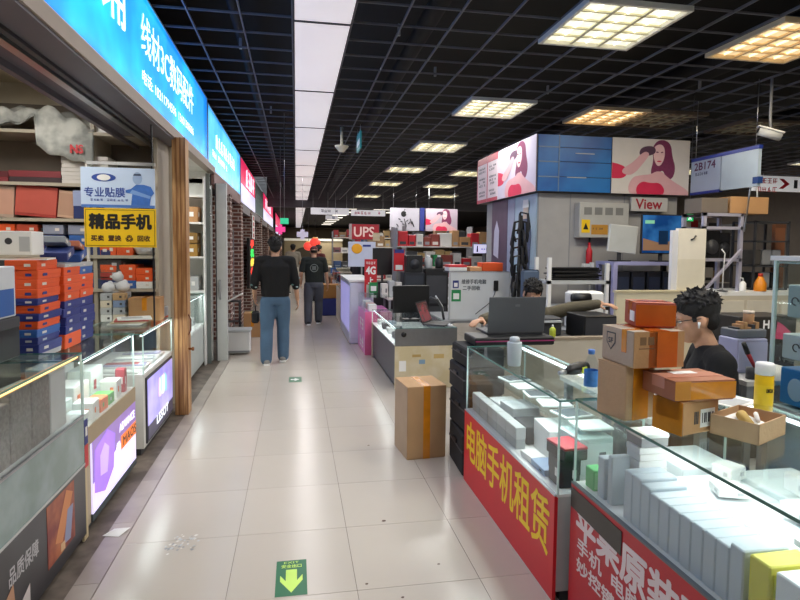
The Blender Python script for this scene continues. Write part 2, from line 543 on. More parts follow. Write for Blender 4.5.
# white light strip over the aisle
STRIP = two_tone('#ded6d9', '#f1eaeb', .5, 1.2, emit=.6, lo=.3, hi=.7)
STRIPF = mat('#3a3a3e', .5)
strip_me = MB().box(-.225, .225, .014, 2.086, -.012, .0, STRIP).mesh('diffuser')
frame_me = MB().box(-.235, .235, -.014, .014, -.02, .04, STRIPF).box(-.235, -.226, .008, 2.092, -.014, .03, STRIPF).box(.226, .235, .008, 2.092, -.014, .03, STRIPF).mesh('frame')
for j in range(-2, 12):
    y = 2.7 + 2.1 * j
    if y > 22.5:
        break
    t = thing('ceiling_light_panel', 'white backlit ceiling panel in the long strip over the aisle', 'light panel', (.215, y, CEIL - .02), 0, 'backlit ceiling panels over the aisle')
    link('diffuser', strip_me, t)
    link('frame', frame_me, t)
    if j < 8:
        l = bpy.data.lights.new('panel_glow', 'AREA')
        l.shape = 'RECTANGLE'
        l.size, l.size_y = .42, 2.0
        l.energy = LAMP * .55
        l.color = (1, .97, .97)
        link('panel_glow', l, t, (0, 1.05, -.03))
t = thing('ceiling_light_strip', 'far end of the white ceiling strip beyond the dark cross beam', 'light panel', (.215, 23.3, CEIL - .02))
MB().box(-.225, .225, 0, 34, -.012, 0, STRIP).build('diffuser', t)
for j in range(1, 16):
    MB().box(-.235, .235, -.01, .01, -.02, 0, STRIPF).build('frame', t, (0, j * 2.1, 0))

# recessed louvre fixtures
TUBE = mat('#fff6df', .5, var=.0, emit=2.2)
BACKC = mat('#f8f4dc', .5, var=.0, emit=.9)
BACKW = mat('#f4dcae', .5, var=.0, emit=.7)
TUBEW = mat('#ffe2b0', .5, var=.0, emit=2.0)
TUBEO = mat('#c9b394', .5, var=.02)
TRAY = mat('#e8e6da', .3, var=.03)
TRAYW = mat('#e9d3ab', .3, var=.03)
LOUV = mat('#d8d4b8', .3, var=.05)
fw, fl = .8, .84
def fix_parts(kind):
    tray, tube = (TRAY, TUBE) if kind == 'cool' else (TRAYW, TUBEW) if kind == 'warm' else (mat('#7a6c5c', .5), TUBEO)
    fr = MB()
    for a, b, c, d in [(-fw / 2, fw / 2, -.03, 0), (-fw / 2, fw / 2, fl, fl + .03)]:
        fr.box(a - .03, b + .03, c, d, -.01, .03, tray)
    for s in (-1, 1):
        fr.box(min(s * fw / 2, s * (fw / 2 + .03)), max(s * fw / 2, s * (fw / 2 + .03)), 0, fl, -.01, .03, tray)
    fr.box(-fw / 2, fw / 2, 0, fl, .026, .03, {'cool': BACKC, 'warm': BACKW}.get(kind, tray))
    tb = [MB().tube([(x, .03, .016), (x, fl - .03, .016)], .009, tube, 8).mesh('tube') for x in (-.27, 0, .27)]
    lo = MB()
    for x in (-.135, .135):
        lo.prism([(x - .014, .0), (x + .014, .0), (x + .003, .024), (x - .003, .024)], fl, LOUV if kind != 'warm' else TRAYW)
    cr = MB()
    for j in range(1, 5):
        y = fl * j / 5
        cr.add([(-fw / 2, y - .009, 0), (fw / 2, y - .009, 0), (fw / 2, y + .009, 0), (-fw / 2, y + .009, 0), (-fw / 2, y, .02), (fw / 2, y, .02)],
               [(0, 1, 2, 3), (0, 4, 5, 1), (3, 2, 5, 4)], LOUV if kind != 'warm' else TRAYW)
    return fr.mesh('frame'), tb, lo.mesh('louvre'), cr.mesh('cross_louvre')
FP = {k: fix_parts(k) for k in ('cool', 'warm', 'off')}
def fixture(x, y, kind, label, group='recessed louvre ceiling lights', watts=LAMP):
    t = thing('ceiling_light', label, 'ceiling light', (x, y, CEIL - .032), 0, group)
    fr, tb, lo, cr = FP[kind]
    link('frame', fr, t)
    for m in tb:
        link('tube', m, t)
    link('louvre', lo, t)
    link('cross_louvre', cr, t)
    if kind != 'off' and watts:
        l = bpy.data.lights.new('lamp_glow', 'AREA')
        l.shape = 'RECTANGLE'
        l.size, l.size_y = fw * .95, fl * .95
        l.energy = watts * (2.2 if kind == 'cool' else 1.5)
        l.color = (1, .985, .94) if kind == 'cool' else (1, .86, .62)
        link('lamp_glow', l, t, (0, fl / 2, -.03))
rows = [(4.0, 'cool', 'largest bright louvre light, nearest in the row right of the aisle'),
        (6.85, 'cool', 'second bright louvre light in the row right of the aisle'),
        (9.8, 'cool', 'third bright louvre light in the row right of the aisle'),
        (12.9, 'cool', 'fourth bright louvre light in the row right of the aisle'),
        (16.0, 'cool', 'fifth bright louvre light in the row right of the aisle'),
        (20.2, 'cool', 'last bright louvre light before the dark cross beam')]
for y, k, l in rows:
    fixture(2.54, y, k, l)
for y, k, l in [(4.02, 'warm', 'large amber louvre light at the upper right corner'), (6.95, 'warm', 'amber louvre light above the blue kiosk sign'),
                (13.2, 'cool', 'small bright louvre light above the pink kiosk sign'), (16.2, 'cool', 'distant bright louvre light above the white banners')]:
    fixture(4.22, y, k, l)
fixture(5.04, 6.95, 'off', 'unlit brown ceiling light next to the amber one')
fixture(6.64, 7.1, 'off', 'unlit brown ceiling light above the security camera')
for x, y, l in [(5.2, 19.5, 'faraway bright louvre light over the whiteboard stall'), (9.2, 11.5, 'faraway bright louvre light past the right shelves'),
                (9.2, 15.5, 'faraway louvre light low behind the kiosk, near the right edge'), (12.0, 18.5, 'faraway louvre light far right, lowest of all'), (10.6, 9.6, 'louvre light at the right edge past the direction sign'), (12.6, 12.8, 'dimmer far louvre light at the right edge')]:
    fixture(x, y, 'cool', l)
for x, y, l in [(2.54, 1.1, 'unseen louvre light added above the near end of the right counters'), (2.54, -1.8, 'unseen louvre light added behind the viewer on the right'), (4.22, 1.1, 'unseen louvre light added above the repair desk side')]:  # out-of-view fixtures added for illumination, carrying the light rows on past the viewer
    fixture(x, y, 'cool', l)
far_me = MB().box(-.4, .4, 0, .84, -.012, 0, mat('#fff8e8', .5, var=0, emit=1.6)).mesh('ceiling_light')
for j in range(9):
    fo = tag(link('ceiling_light', far_me, None, (2.54, 24.5 + j * 3.0, CEIL)), 'small far ceiling light beyond the dark cross beam', 'ceiling light', 'far ceiling lights beyond the beam')
    if j % 2 == 0:
        l = bpy.data.lights.new('lamp_glow', 'AREA')
        l.shape = 'RECTANGLE'
        l.size, l.size_y, l.energy = .76, .8, 90
        l.color = (1, .97, .9)
        link('lamp_glow', l, fo, (0, .42, -.03))
for x, y in [(5.2, 25), (5.2, 30), (8.5, 27), (11, 26), (4.2, 27.5)]:
    tag(link('ceiling_light', far_me, None, (x, y, CEIL)), 'small far ceiling light beyond the dark cross beam', 'ceiling light', 'far ceiling lights beyond the beam')

# ------------------------------------------------------------------ the setting: walls
WALLW = mat('#cfc6b4', .8, var=.05)
WALLD = mat('#6d655c', .8, var=.08)
struct(MB().box(-3.3, -3.2, -4, 62, -.01, 4.3, WALLW).build('wall_left'))
struct(MB().box(15.9, 16, -4, 62, 0, 4.3, WALLD).build('wall_right'))
struct(MB().box(-3.2, 16, 58, 58.1, 0, 4.3, mat('#b3a48a', .8)).build('wall_back'))
struct(MB().box(-3.3, 16, -4.1, -4, -.01, 4.3, WALLD).build('wall_front'))
# partitions between the left shops (full height, behind the fascia)
struct(MB().box(-3.2, -1.2, 6.0, 6.08, -.01, 3.2, WALLW).build('wall_shop'))
struct(MB().box(-3.2, -1.14, 8.2, 8.28, -.01, 2.75, mat('#dfe2df', .7)).build('wall_shop'))
SOFF = mat('#625f69', .45, var=.08, scale=3)
s1 = struct(MB().box(-1.53, -1.1, .5, 6.0, 2.56, 2.62, SOFF).build('trim_2'))
MB().box(-1.37, -1.32, .5, 6.0, 2.53, 2.56, STEEL).build('shutter_track', s1)
MB().box(-1.3, -1.27, .5, 6.0, 2.54, 2.56, DGREY).build('shutter_track', s1)
MB().box(-1.54, -1.5, .5, 6.0, 2.52, 2.62, SOFF).build('soffit_edge', s1)
struct(MB().box(-3.2, -1.53, .5, 6.0, 3.1, 3.16, mat('#cdbfa6', .8)).build('ceiling_shop'))
struct(MB().box(-3.2, -1.1, 6.08, 8.2, 2.6, 2.66, mat('#dcdcd6', .8)).build('ceiling_shop'))
struct(MB().box(-1.18, -1.085, .5, 8.2, 2.575, 2.657, mat('#a99b8e', .5)).build('trim_3'))
struct(MB().box(-1.18, -1.1, 8.2, 12.0, 2.42, 2.6, mat('#8c6a64', .5)).build('trim_4'))
struct(MB().box(-1.18, -1.1, 12.0, 30, 2.3, 2.48, mat('#8a8486', .5)).build('trim_5'))
struct(MB().box(-1.6, -1.18, 8.2, 58, 2.44, 2.5, mat('#39363a', .6)).build('trim_6'))
# lamps inside the left shops
for k, (x, y, sx, sy, e, lab) in enumerate([(-2.2, 4.2, .2, 1.2, 30, 'white tube lamp under the ceiling of the orange box shop'), (-2.0, 2.2, .2, 1.2, 14, 'white tube lamp at the near end of the left shop ceiling'), (-1.75, 7.2, .3, .9, 16, 'white tube lamp inside the bright glass counter shop')]):
    z = 3.08 if y < 6 else 2.58
    t = thing('shop_lamp', lab, 'lamp', (x, y, z))
    MB().box(-sx / 2, sx / 2, -sy / 2, sy / 2, -.02, .015, WHITE).build('housing', t)
    MB().tube([(0, -sy / 2 + .02, -.035), (0, sy / 2 - .02, -.035)], .016, mat('#ffffff', .4, var=0, emit=3.0), 8).build('tube', t)
    l = bpy.data.lights.new('lamp_glow', 'AREA')
    l.shape = 'RECTANGLE'
    l.size, l.size_y, l.energy = sx, sy, e
    l.color = (1, .97, .9)
    link('lamp_glow', l, t, (0, 0, -.06))

# ------------------------------------------------------------------ left side: signs over the shops
BLUEL = two_tone('#1b86ee', '#25d0fb', .25, 1.1, (1, 1, 1), emit=.95, lo=.42, hi=.72)
SKYL = two_tone('#2f97e6', '#58b6f2', .25, 1.0, emit=.9)
PINKL = mat('#e0245c', .3, var=.05, emit=.95)
LILACL = two_tone('#c9c8f2', '#e6e2fb', .3, 1.5, emit=.9)
LETW = mat('#f4f8ff', .4, var=0, emit=1.0)
def side_sign(label, y0, y1, z0, z1, m, frame=ALU, band=None, glow=None):
    t = thing('shop_sign', label, 'sign', (-1.1, y0, z0), pi / 2)
    L, H = y1 - y0, z1 - z0
    MB().box(0, L, .01, .09, 0, H, DGREY).build('sign_box', t)
    MB().box(.012, L - .012, 0, .012, .012, H - .012, m).build('light_face', t)
    if band:
        MB().box(.012, L - .012, -.004, .0, .012, H * .42, band).build('lower_band', t)
    fr = MB()
    fr.box(0, L, -.006, .012, 0, .012, frame).box(0, L, -.006, .012, H - .012, H, frame).box(0, .012, -.006, .012, .012, H - .012, frame).box(L - .012, L, -.006, .012, .012, H - .012, frame)
    fr.build('frame', t)
    if glow:
        l = bpy.data.lights.new('sign_glow', 'AREA')
        l.shape = 'RECTANGLE'
        l.size, l.size_y, l.energy = L * .95, H * .9, glow[0]
        l.color = glow[1]
        link('sign_glow', l, t, (L / 2, -.012, H / 2), (pi / 2, 0, 0))
    return t
bs = side_sign('long blue backlit shop sign with white lettering at upper left', .6, 7.6, 2.66, 3.44, BLUEL, glow=(16, (.1, .42, 1)))
text('机铺', 1.15, .5, LETW, bs, (2.93, -.002, .57), .003)
text('线材3C数码配件', 2.12, .29, LETW, bs, (4.95, -.002, .485), .002)
text('电话: 18211794596  13601308686', 2.1, .1, LETW, bs, (4.95, -.002, .17), .0015)
b2 = side_sign('lighter blue backlit sign next along after the big blue one', 7.64, 11.9, 2.6, 3.4, SKYL, glow=(9, (.25, .6, 1)))
marks([9], LETW, b2, .75, .55, -.002, .2, .08, .2, 'lettering')
marks([12], LETW, b2, .4, .28, -.002, .09, .05, .09, 'small_print')
b3 = side_sign('red backlit shop sign with a white lower half', 12.0, 16.1, 2.48, 3.4, PINKL, band=LILACL)
marks([4], LETW, b3, 1.3, .84, -.006, .5, .15, .4, 'lettering')
b3b = side_sign('grey green unlit sign between the two red signs', 16.2, 19.8, 2.5, 3.35, mat('#6f8584', .5))
marks([5], mat('#aab8b6', .5), b3b, .5, .6, -.002, .3, .2, .25, 'lettering')
b4 = side_sign('second red and white backlit sign farther down the aisle', 20.0, 28.3, 2.48, 3.42, PINKL, band=LILACL)
marks([6], LETW, b4, 1.5, .84, -.006, .6, .2, .35, 'lettering')
b5 = side_sign('farthest pink backlit sign on the left of the aisle', 32.0, 41.0, 2.3, 3.42, PINKL, band=LILACL)

# ------------------------------------------------------------------ display counters
def w2(root, p):
    return Matrix.Translation(root.location) @ Matrix.Rotation(root.rotation_euler.z, 4, 'Z') @ Vector(p)
LEDW = mat('#f2fbff', .4, var=0, emit=4.0)
LEDY = mat('#ffd78a', .4, var=0, emit=2.5)
def showcase(label, loc, rz, L, D, H, zb, base, led=LEDW, back=None, shelf=None, name='display_counter', edge=GEDGE, deck=WHITE, ledw=6.0, ends=(1, 1), post=GEDGEW, rear=False):
    """glass topped counter; local x runs along the front, front faces -y"""
    t = thing(name, label, 'display counter', loc, rz)
    g = .006
    MB().box(.01, L - .01, .03, D - .01, 0, .05, DGREY).build('plinth', t)
    MB().box(0, L, .006, D, .05, zb - .012, base).build('base_cabinet', t)
    MB().box(0, L, 0, D, zb - .012, zb, deck).build('deck', t)
    MB().box(0, L, 0, g, zb, H - g, GLASSC).build('front_pane', t)
    MB().box(0, L, 0, D, H - g, H, GLASS).build('top_pane', t)
    for k, x in enumerate((0, L - g)):
        if ends[k]:
            MB().box(x, x + g, g, D - g, zb, H - g, GLASSC).build('end_pane', t)
    if back:
        MB().box(0, L, D - .012, D, zb, H - g, back).build('back_panel', t)
    else:
        MB().box(0, L, D - g, D, zb, H - g, GLASSC).build('back_pane', t)
    e = MB().box(-.001, L + .001, -.0025, .0, H - .009, H + .0005, edge).box(-.0025, 0, 0, D, H - .008, H, edge).box(L, L + .0025, 0, D, H - .008, H, edge)
    e.box(0, L, D, D + .002, H - .008, H, post)
    e.build('glass_edge', t)
    for x in (0, L - .008):
        for y in (-.001, D - .008):
            MB().box(x, x + .008, y, y + .008, zb, H - g - .001, post).build('corner_bead', t)
    if shelf:
        MB().box(.01, L - .01, D * .35, D - .014, shelf, shelf + .006, GLASS).build('glass_shelf', t)
    if led:
        y0 = D - .04 if rear else .012
        MB().box(.02, L - .02, y0, y0 + .014, H - .024, H - .012, led).build('light_strip', t)
        if ledw:
            yy, aa = (.05, radians(-25)) if not rear else (D * .34, 0)
            l = bpy.data.lights.new('strip_glow', 'AREA')
            l.shape = 'RECTANGLE'
            l.size, l.size_y, l.energy = L * .95, .03, ledw
            l.color = (.93, 1, .99) if led is LEDW else (1, .85, .6)
            link('strip_glow', l, t, (L / 2, yy, H - .03), (aa, 0, 0))
    return t

# --- nearest left counter: black printed base, frosted band, glass top
c1 = showcase('nearest left glass counter with black printed base and frosted band', (-1.11, 1.3, 0), pi / 2, 1.92, .5, 1.03, .70, mat('#202127', .4), led=LEDY, ledw=.6, deck=LGREY, back=mat('#8f8a84', .6))
MB().box(0, 1.92, -.004, .006, .05, .43, mat('#25252c', .3, var=.12)).build('printed_panel', c1)
MB().box(0, 1.92, -.003, .006, .435, .69, two_tone('#6f8482', '#86999a', .25, 4)).build('frosted_pane', c1)
MB().box(0, 1.92, -.006, .006, .425, .437, LGREY).build('rail', c1)
MB().box(0, 1.92, -.006, .006, .688, .7, GREY).build('rail', c1)
text('品质保障', .26, .075, mat('#b9b9be', .5), c1, (1.22, -.0045, .285), .0015)
pic = MB()
pic.box(1.44, 1.76, -.0055, -.004, .12, .41, two_tone('#b86a3e', '#7a2320', .4, 6, lo=.35, hi=.6))
pic.prism([(1.52, .2), (1.6, .17), (1.74, .36), (1.66, .4)], .0006, mat('#d08a5a', .5), Matrix.Translation((0, -.0063, 0)))
pic.prism([(1.62, .15), (1.7, .14), (1.74, .3), (1.67, .3)], .0006, mat('#8e97b8', .5), Matrix.Translation((0, -.0067, 0)))
pic.prism([(1.58, .13), (1.63, .125), (1.63, .165), (1.58, .17)], .0006, mat('#d8b48a', .5), Matrix.Translation((0, -.007, 0)))
pic.build('printed_picture', c1)
pic = MB()
pic.prism([(.93, .1), (1.12, .2), (1.14, .05), (.93, .0)], .0006, mat('#b0866a', .5), Matrix.Translation((0, -.0063, .05)))
pic.prism([(1.17, .08), (1.26, .12), (1.26, .0), (1.17, .0)], .0006, mat('#c9c2c2', .5), Matrix.Translation((0, -.0063, .05)))
pic.build('printed_picture', c1)
GRB = two_tone('#55524f', '#6f6b69', .6, 60)
for i in range(9):
    y = 1.40 + i * .19
    if 4 <= i <= 5:
        continue
    pbox('phone_case_box', 'grey speckled box, %s from the near end inside the nearest left counter' % ORD[i], 'box', (.05, .18, .292), (-1.16, y + .06, .7), GRB if i < 8 else LGREY, group='grey boxes behind the left counter glass')
for i in range(2):
    pbox('phone_case_box', ['low grey speckled box under the red and gold carton', 'low grey speckled box right of the red and gold carton'][i], 'box', (.05, .18, .15 if i == 0 else .26), (-1.16, 2.22 + i * .19, .7), GRB, group='grey boxes behind the left counter glass')
rb = thing('gift_box', 'dark red box with gold trim seen through the nearest left counter', 'box', (-1.17, 2.27, .852))
MB().box(-.04, .04, -.1, .1, 0, .1, mat('#7c3a36', .4), bev=.003).build('body', rb)
gm = mat('#d9b468', .3, metal=.4)
MB().box(-.042, .044, -.104, .104, .088, .108, gm).box(.038, .044, .092, .104, 0, .108, gm).box(.038, .044, -.104, -.092, 0, .108, gm).build('gold_trim', rb)
MB().box(-1.14, -1.125, 1.35, 3.18, 1.0, 1.018, gm).build('gold_rail', None)
bpy.data.objects['gold_rail'].parent = c1
bpy.data.objects['gold_rail'].matrix_parent_inverse = (Matrix.Translation((-1.11, 1.3, 0)) @ Matrix.Rotation(pi / 2, 4, 'Z')).inverted()

# --- second left counter: glass case over a purple screen
c2 = showcase('second left glass counter with a purple lit advertising screen', (-1.12, 3.26, 0), pi / 2, .97, .52, .98, .60, mat('#b9ab93', .6), ledw=5, deck=OFFW)
MB().box(-.03, .03, .0, .012, 0, .62, mat('#c9b994', .6)).build('end_post', c2)
MB().box(0, .97, -.006, .006, .5, .6, mat('#a9987c', .5)).build('wood_rail', c2)
MB().box(.09, .97, -.005, .006, .05, .09, mat('#3d4a50', .5)).build('screen_frame', c2)
SCR = mat('#dcd4ff', .3, var=.03, emit=.85)
MB().box(.1, .965, -.004, .006, .09, .5, SCR).build('advert_screen', c2)
MB().prism([(.1, .26), (.965, .36), (.965, .5), (.1, .5)], .001, mat('#8f6fb8', .3, var=.08, emit=.55), Matrix.Translation((0, -.0055, 0))).build('advert_band', c2)
pm = MB()
pm.prism([(.12, .2), (.3, .14), (.46, .22), (.5, .42), (.36, .49), (.14, .44)], .001, mat('#a070e8', .3, var=.1, emit=.75), Matrix.Translation((0, -.0068, 0)))
pm.prism([(.22, .26), (.34, .24), (.38, .38), (.3, .43), (.22, .38)], .001, mat('#c2a4f4', .3, emit=.75), Matrix.Translation((0, -.008, 0)))
pm.build('advert_hexagon', c2)
text('ADVANCE', .34, .05, LETW, c2, (.76, -.0065, .42), .002)
MB().box(.62, .965, -.0068, -.0055, .27, .36, mat('#e8741c', .3, emit=.8)).build('advert_patch', c2)
text('MAOS', .3, .06, mat('#2a1a08', .4), c2, (.81, -.0075, .315), .002)
text('超', .07, .06, LETW, c2, (.56, -.0065, .31), .003)
stk = thing('door_sticker', 'narrow blue and red sticker on the post beside the purple screen', 'sticker', (-1.118, 3.235, .4), pi / 2)
MB().box(0, .05, -.008, -.006, 0, .12, RED).build('red_half', stk)
MB().box(0, .05, -.008, -.006, .125, .26, NAVY).build('blue_half', stk)
MB().box(.012, .038, -.0095, -.008, .17, .22, PAPER).build('white_square', stk)

# --- third left counter
c3 = showcase('third left counter, white framed, with a violet lightbox beside the wood post', (-1.13, 4.52, 0), pi / 2, 1.0, .52, .93, .62, mat('#dcdcd8', .5), ledw=4, deck=WHITE)
MB().box(.06, .97, -.006, .006, .07, .58, mat('#2a2b33', .4)).build('lightbox_frame', c3)
MB().box(.08, .95, -.01, -.006, .2, .56, two_tone('#8f86d8', '#c9c2f4', .3, 3, emit=.8, lo=.3, hi=.7)).build('advert_screen', c3)
MB().box(.08, .95, -.0105, -.006, .09, .2, mat('#55536a', .3, emit=.3)).build('screen_foot', c3)
pm = MB()
for i in range(5):
    pm.prism([(.42 + i * .05, .34 + (i % 2) * .05), (.5 + i * .05, .33), (.5 + i * .05, .46), (.44 + i * .05, .5)], .0006, [mat('#ffd0ee', .3, emit=.9), mat('#8fe0ff', .3, emit=.9), LETW][i % 3], Matrix.Translation((0, -.0115 - i * .0003, 0)))
pm.build('advert_figure', c3)
text('LESOT', .42, .07, LETW, c3, (.55, -.0115, .17), .003)

# --- goods inside counters two and three
cols = [WHITE, mat('#dfe9e6', .5), mat('#e8743c', .5), mat('#d9e6df', .5), mat('#5fae5a', .5), mat('#b03a44', .5), LGREY]
goods = [(-1.19, 3.35, .1, .12, .07, 1, 'mint white'), (-1.19, 3.5, .11, .12, .1, 0, 'white'), (-1.18, 3.65, .09, .12, .08, 2, 'orange'), (-1.19, 3.8, .1, .1, .07, 4, 'green'), (-1.19, 3.95, .1, .12, .12, 0, 'plain white'), (-1.17, 4.1, .06, .06, .16, 5, 'crimson'),
         (-1.34, 3.42, .14, .2, .12, 1, 'pale mint'), (-1.34, 3.68, .14, .22, .16, 0, 'broad white'), (-1.34, 3.95, .14, .22, .2, 3, 'pale grey green'), (-1.52, 3.5, .16, .3, .2, 1, 'tall mint'), (-1.52, 3.88, .16, .3, .24, 0, 'tall white')]
for k, (x, y, sx, sy, h, c, nm) in enumerate(goods):
    pbox('accessory_box', '%s accessory box, %s from the near end in the purple screen counter' % (nm, ORD[k]), 'box', (sx, sy, h), (x, y, .6), cols[c], rz=random.uniform(-.06, .06), group='goods in the second left counter', patch=cols[(c + 2) % 7])
for k in range(7):
    y = 4.62 + k * .125
    tag(MB().box(-.15, .15, -.05, .05, 0, .014, [WHITE, LILAC, mat('#d8b8b4', .5), LGREY][k % 4], bev=.003).box(-.14, .1, -.04, .04, .014, .016, [PAPER, mat('#a85a5a', .5), LGREY][k % 3]).build('phone_package', None, (-1.32, y, .62 + .03 * (k % 2)), random.uniform(-.15, .15)),
        'flat white phone package, %s from the near end in the violet lightbox counter' % ORD[k], 'package', 'flat packages in the third left counter')
    if k % 2:
        tag(MB().box(-.16, .16, -.06, .06, 0, .03, WHITE, bev=.004).build('display_riser', None, (-1.32, y, .62)), 'low white riser under the %s package in the violet lightbox counter' % ORD[k], 'riser', 'risers in the third left counter')

# --- wooden post, glass partition and its two signs
post = thing('wooden_post', 'square brown wooden post between the two left shops', 'post', (-1.05, 5.62, 0))
MB().box(-.068, .052, -.06, .1, 0, 2.58, WOOD, bev=.004).build('shaft', post)
for x in (-.035, .0, .04):
    MB().box(x, x + .012, -.066, -.058, 0, 2.58, WOODD).build('moulding', post)
MB().lathe([(.012, 0), (.012, .03), (.02, .035), (.016, .05)], mat('#7a4a20', .3), 10, Matrix.Translation((.052, -.02, .62)) @ Matrix.Rotation(pi / 2, 4, 'Y')).build('knob', post)
MB().tube([(.05, -.02, .75), (.075, -.02, .8), (.075, -.02, .9), (.05, -.02, .95)], .006, mat('#6a3a1c', .4), 6).build('handle', post)
gp = thing('glass_partition', 'clear upright glass sheet standing behind the yellow sign', 'glass panel', (-1.36, 4.93, .93))
MB().box(-.27, .22, 0, .008, .005, 1.3, GLASSC).build('glass_sheet', gp)
MB().box(-.27, .24, -.01, .018, 1.3, 1.325, ALU).build('top_rail', gp)
MB().box(-.28, -.262, -.008, .016, 0, 1.3, OFFW).build('side_rail', gp)
MB().box(.212, .222, -.005, .013, 0, 1.63, BLACK).build('side_rail', gp)
ys = thing('hanging_sign', 'yellow hanging sign with bold black Chinese lettering', 'sign', (-1.385, 4.9, 1.575))
MB().box(-.26, .275, -.006, .006, 0, .31, YEL, bev=.002).build('board', ys)
fr = MB()
for a in [(-.25, .265, .012, .015), (-.25, .265, .295, .298)]:
    fr.box(a[0], a[1], -.0075, -.006, a[2], a[3], BLACK)
fr.box(-.25, -.247, -.0075, -.006, .012, .298, BLACK).box(.262, .265, -.0075, -.006, .012, .298, BLACK)
fr.build('border_line', ys)
text('精品手机', .46, .115, BLACK, ys, (.008, -.0065, .205), .006)
text('买卖  置换  ♻  回收', .44, .05, mat('#4a2c10', .5), ys, (.008, -.0065, .07), .002)
ws = thing('hanging_sign', 'white and blue sign with a blue figure above the yellow sign', 'sign', (-1.395, 4.9, 1.89))
MB().box(-.27, .28, -.006, .006, 0, .315, mat('#c9dcf6', .35, var=.03), bev=.002).build('board', ws)
MB().box(-.268, .278, -.0075, -.006, 0, .022, mat('#4c78c0', .4)).build('blue_band', ws)
DB = mat('#2b4aa0', .4)
text('专业贴膜', .3, .075, DB, ws, (-.095, -.0065, .12), .0015)
marks([8], DB, ws, -.2, .068, -.0065, .018, .006, .018)
marks([3], DB, ws, .0, .068, -.0065, .02, .008, .018)
el = MB()
n = 20
el.add([(-.1 + .09 * cos(2 * pi * i / n), -.0075, .235 + .032 * sin(2 * pi * i / n)) for i in range(n)], [tuple(range(n))], DB)
el.add([(-.1 + .05 * cos(2 * pi * i / n), -.0082, .235 + .024 * sin(2 * pi * i / n)) for i in range(n)], [tuple(range(n))], PAPER)
el.build('oval_emblem', ws)
fg = MB()
FB = mat('#3f72c4', .4, var=.15, scale=25)
fg.prism([(.1, .022), (.24, .022), (.25, .09), (.275, .12), (.25, .17), (.2, .185), (.14, .185), (.1, .15), (.06, .14), (.06, .12), (.11, .11)], .0008, FB, Matrix.Translation((0, -.0085, 0)))
fg.prism([(.09, .115), (.24, .075), (.25, .095), (.11, .145)], .0006, mat('#7fa6e0', .4), Matrix.Translation((0, -.0092, 0)))
fg.add([(.15 + .036 * cos(2 * pi * i / 16), -.0085, .235 + .05 * sin(2 * pi * i / 16)) for i in range(16)], [tuple(range(16))], mat('#9db4d8', .4))
fg.prism([(.125, .27), (.175, .27), (.18, .255), (.12, .255)], .0006, mat('#30405e', .4), Matrix.Translation((0, -.0092, 0)))
fg.build('printed_figure', ws)

# --- orange and navy boxes piled on the counters
LBL = mat('#d8d0c8', .6)
def stack(x, y, w, d, z, seq, where, grp):
    n = len(seq)
    for k, (c, h) in enumerate(seq):
        m = {'o': ORANGE, 'n': NAVY, 'b': BLUE, 'g': LGREY, 'k': DGREY}[c]
        nm = {'o': 'orange', 'n': 'navy', 'b': 'mid blue', 'g': 'pale grey', 'k': 'dark grey'}[c]
        pos = 'bottom' if k == 0 else 'top' if k == n - 1 else ORD[n - 1 - k] + ' from the top'
        pbox('shoe_box' if False else 'case_box', '%s lidded box, %s of %s' % (nm, pos, where), 'box', (w, d, h - .001), (x + random.uniform(-.006, .006), y + random.uniform(-.008, .008), z), m, rz=random.uniform(-.03, .03), group=grp, lid=m, patch=LBL if k % 2 else (NAVY if c == 'o' else LGREY))
        z += h
    return z
stack(-1.415, 3.43, .15, .28, .982, [('g', .03), ('n', .052), ('n', .036), ('b', .042), ('o', .045), ('n', .04), ('o', .045), ('n', .036), ('o', .05), ('o', .05), ('o', .05), ('o', .052)], 'the front orange stack', 'boxes in the front orange stack')
stack(-1.405, 3.72, .16, .25, .982, [('o', .085), ('n', .05), ('n', .05), ('n', .05), ('n', .045), ('o', .05), ('o', .05), ('o', .05), ('o', .05), ('g', .02)], 'the middle orange stack', 'boxes in the middle orange stack')
stack(-1.42, 3.99, .17, .24, .982, [('n', .055), ('n', .055), ('n', .055), ('n', .055), ('n', .06), ('o', .05), ('o', .05), ('o', .045), ('b', .05), ('g', .025)], 'the navy stack by the glass sheet', 'boxes in the navy stack')
t = thing('speaker_box', 'black box under the white and blue carton at the left edge', 'box', (-1.5, 3.03, 1.032))
MB().box(-.15, .13, -.12, .12, 0, .2, BLACK, bev=.006).build('body', t)
MB().box(-.152, .132, -.122, .122, .15, .202, DGREY, bev=.004).build('lid', t)
t = thing('product_carton', 'white and blue carton on the black box at the left edge', 'box', (-1.5, 3.03, 1.236))
MB().box(-.15, .12, -.11, .11, 0, .25, mat('#cfd4da', .5), bev=.004).build('body', t)
MB().box(-.15, .11, -.1115, -.11, .01, .14, BLUE).box(.12, .1215, -.09, .09, .01, .14, BLUE).build('blue_print', t)
MB().box(-.1, .03, -.1122, -.111, .16, .22, mat('#c9a94a', .5)).build('yellow_print', t)
t = thing('product_carton', 'white carton with round dark logos above the orange boxes', 'box', (-1.5, 3.5, 1.535), .1)
MB().box(-.2, .08, -.1, .1, 0, .13, PAPER, bev=.003).build('body', t)
for x, r in ((-.13, .032), (-.03, .018)):
    MB().add([(x + r * cos(2 * pi * i / 14), -.102, .075 + r * sin(2 * pi * i / 14)) for i in range(14)], [tuple(range(14))], DGREY).build('round_logo', t)
MB().box(-.17, -.09, -.102, -.1, .02, .03, DGREY).build('printed_line', t)
MB().box(.02, .07, -.102, -.1, .02, .1, LGREY).build('printed_block', t)
t = thing('magazine', 'pale magazine lying on the front orange stack', 'magazine', (-1.45, 3.43, 1.511), .2)
MB().box(-.12, .12, -.13, .13, 0, .008, PAPER).build('pages', t)
MB().box(-.121, .121, -.131, .131, .008, .0095, mat('#c9b9a0', .4)).build('cover', t)

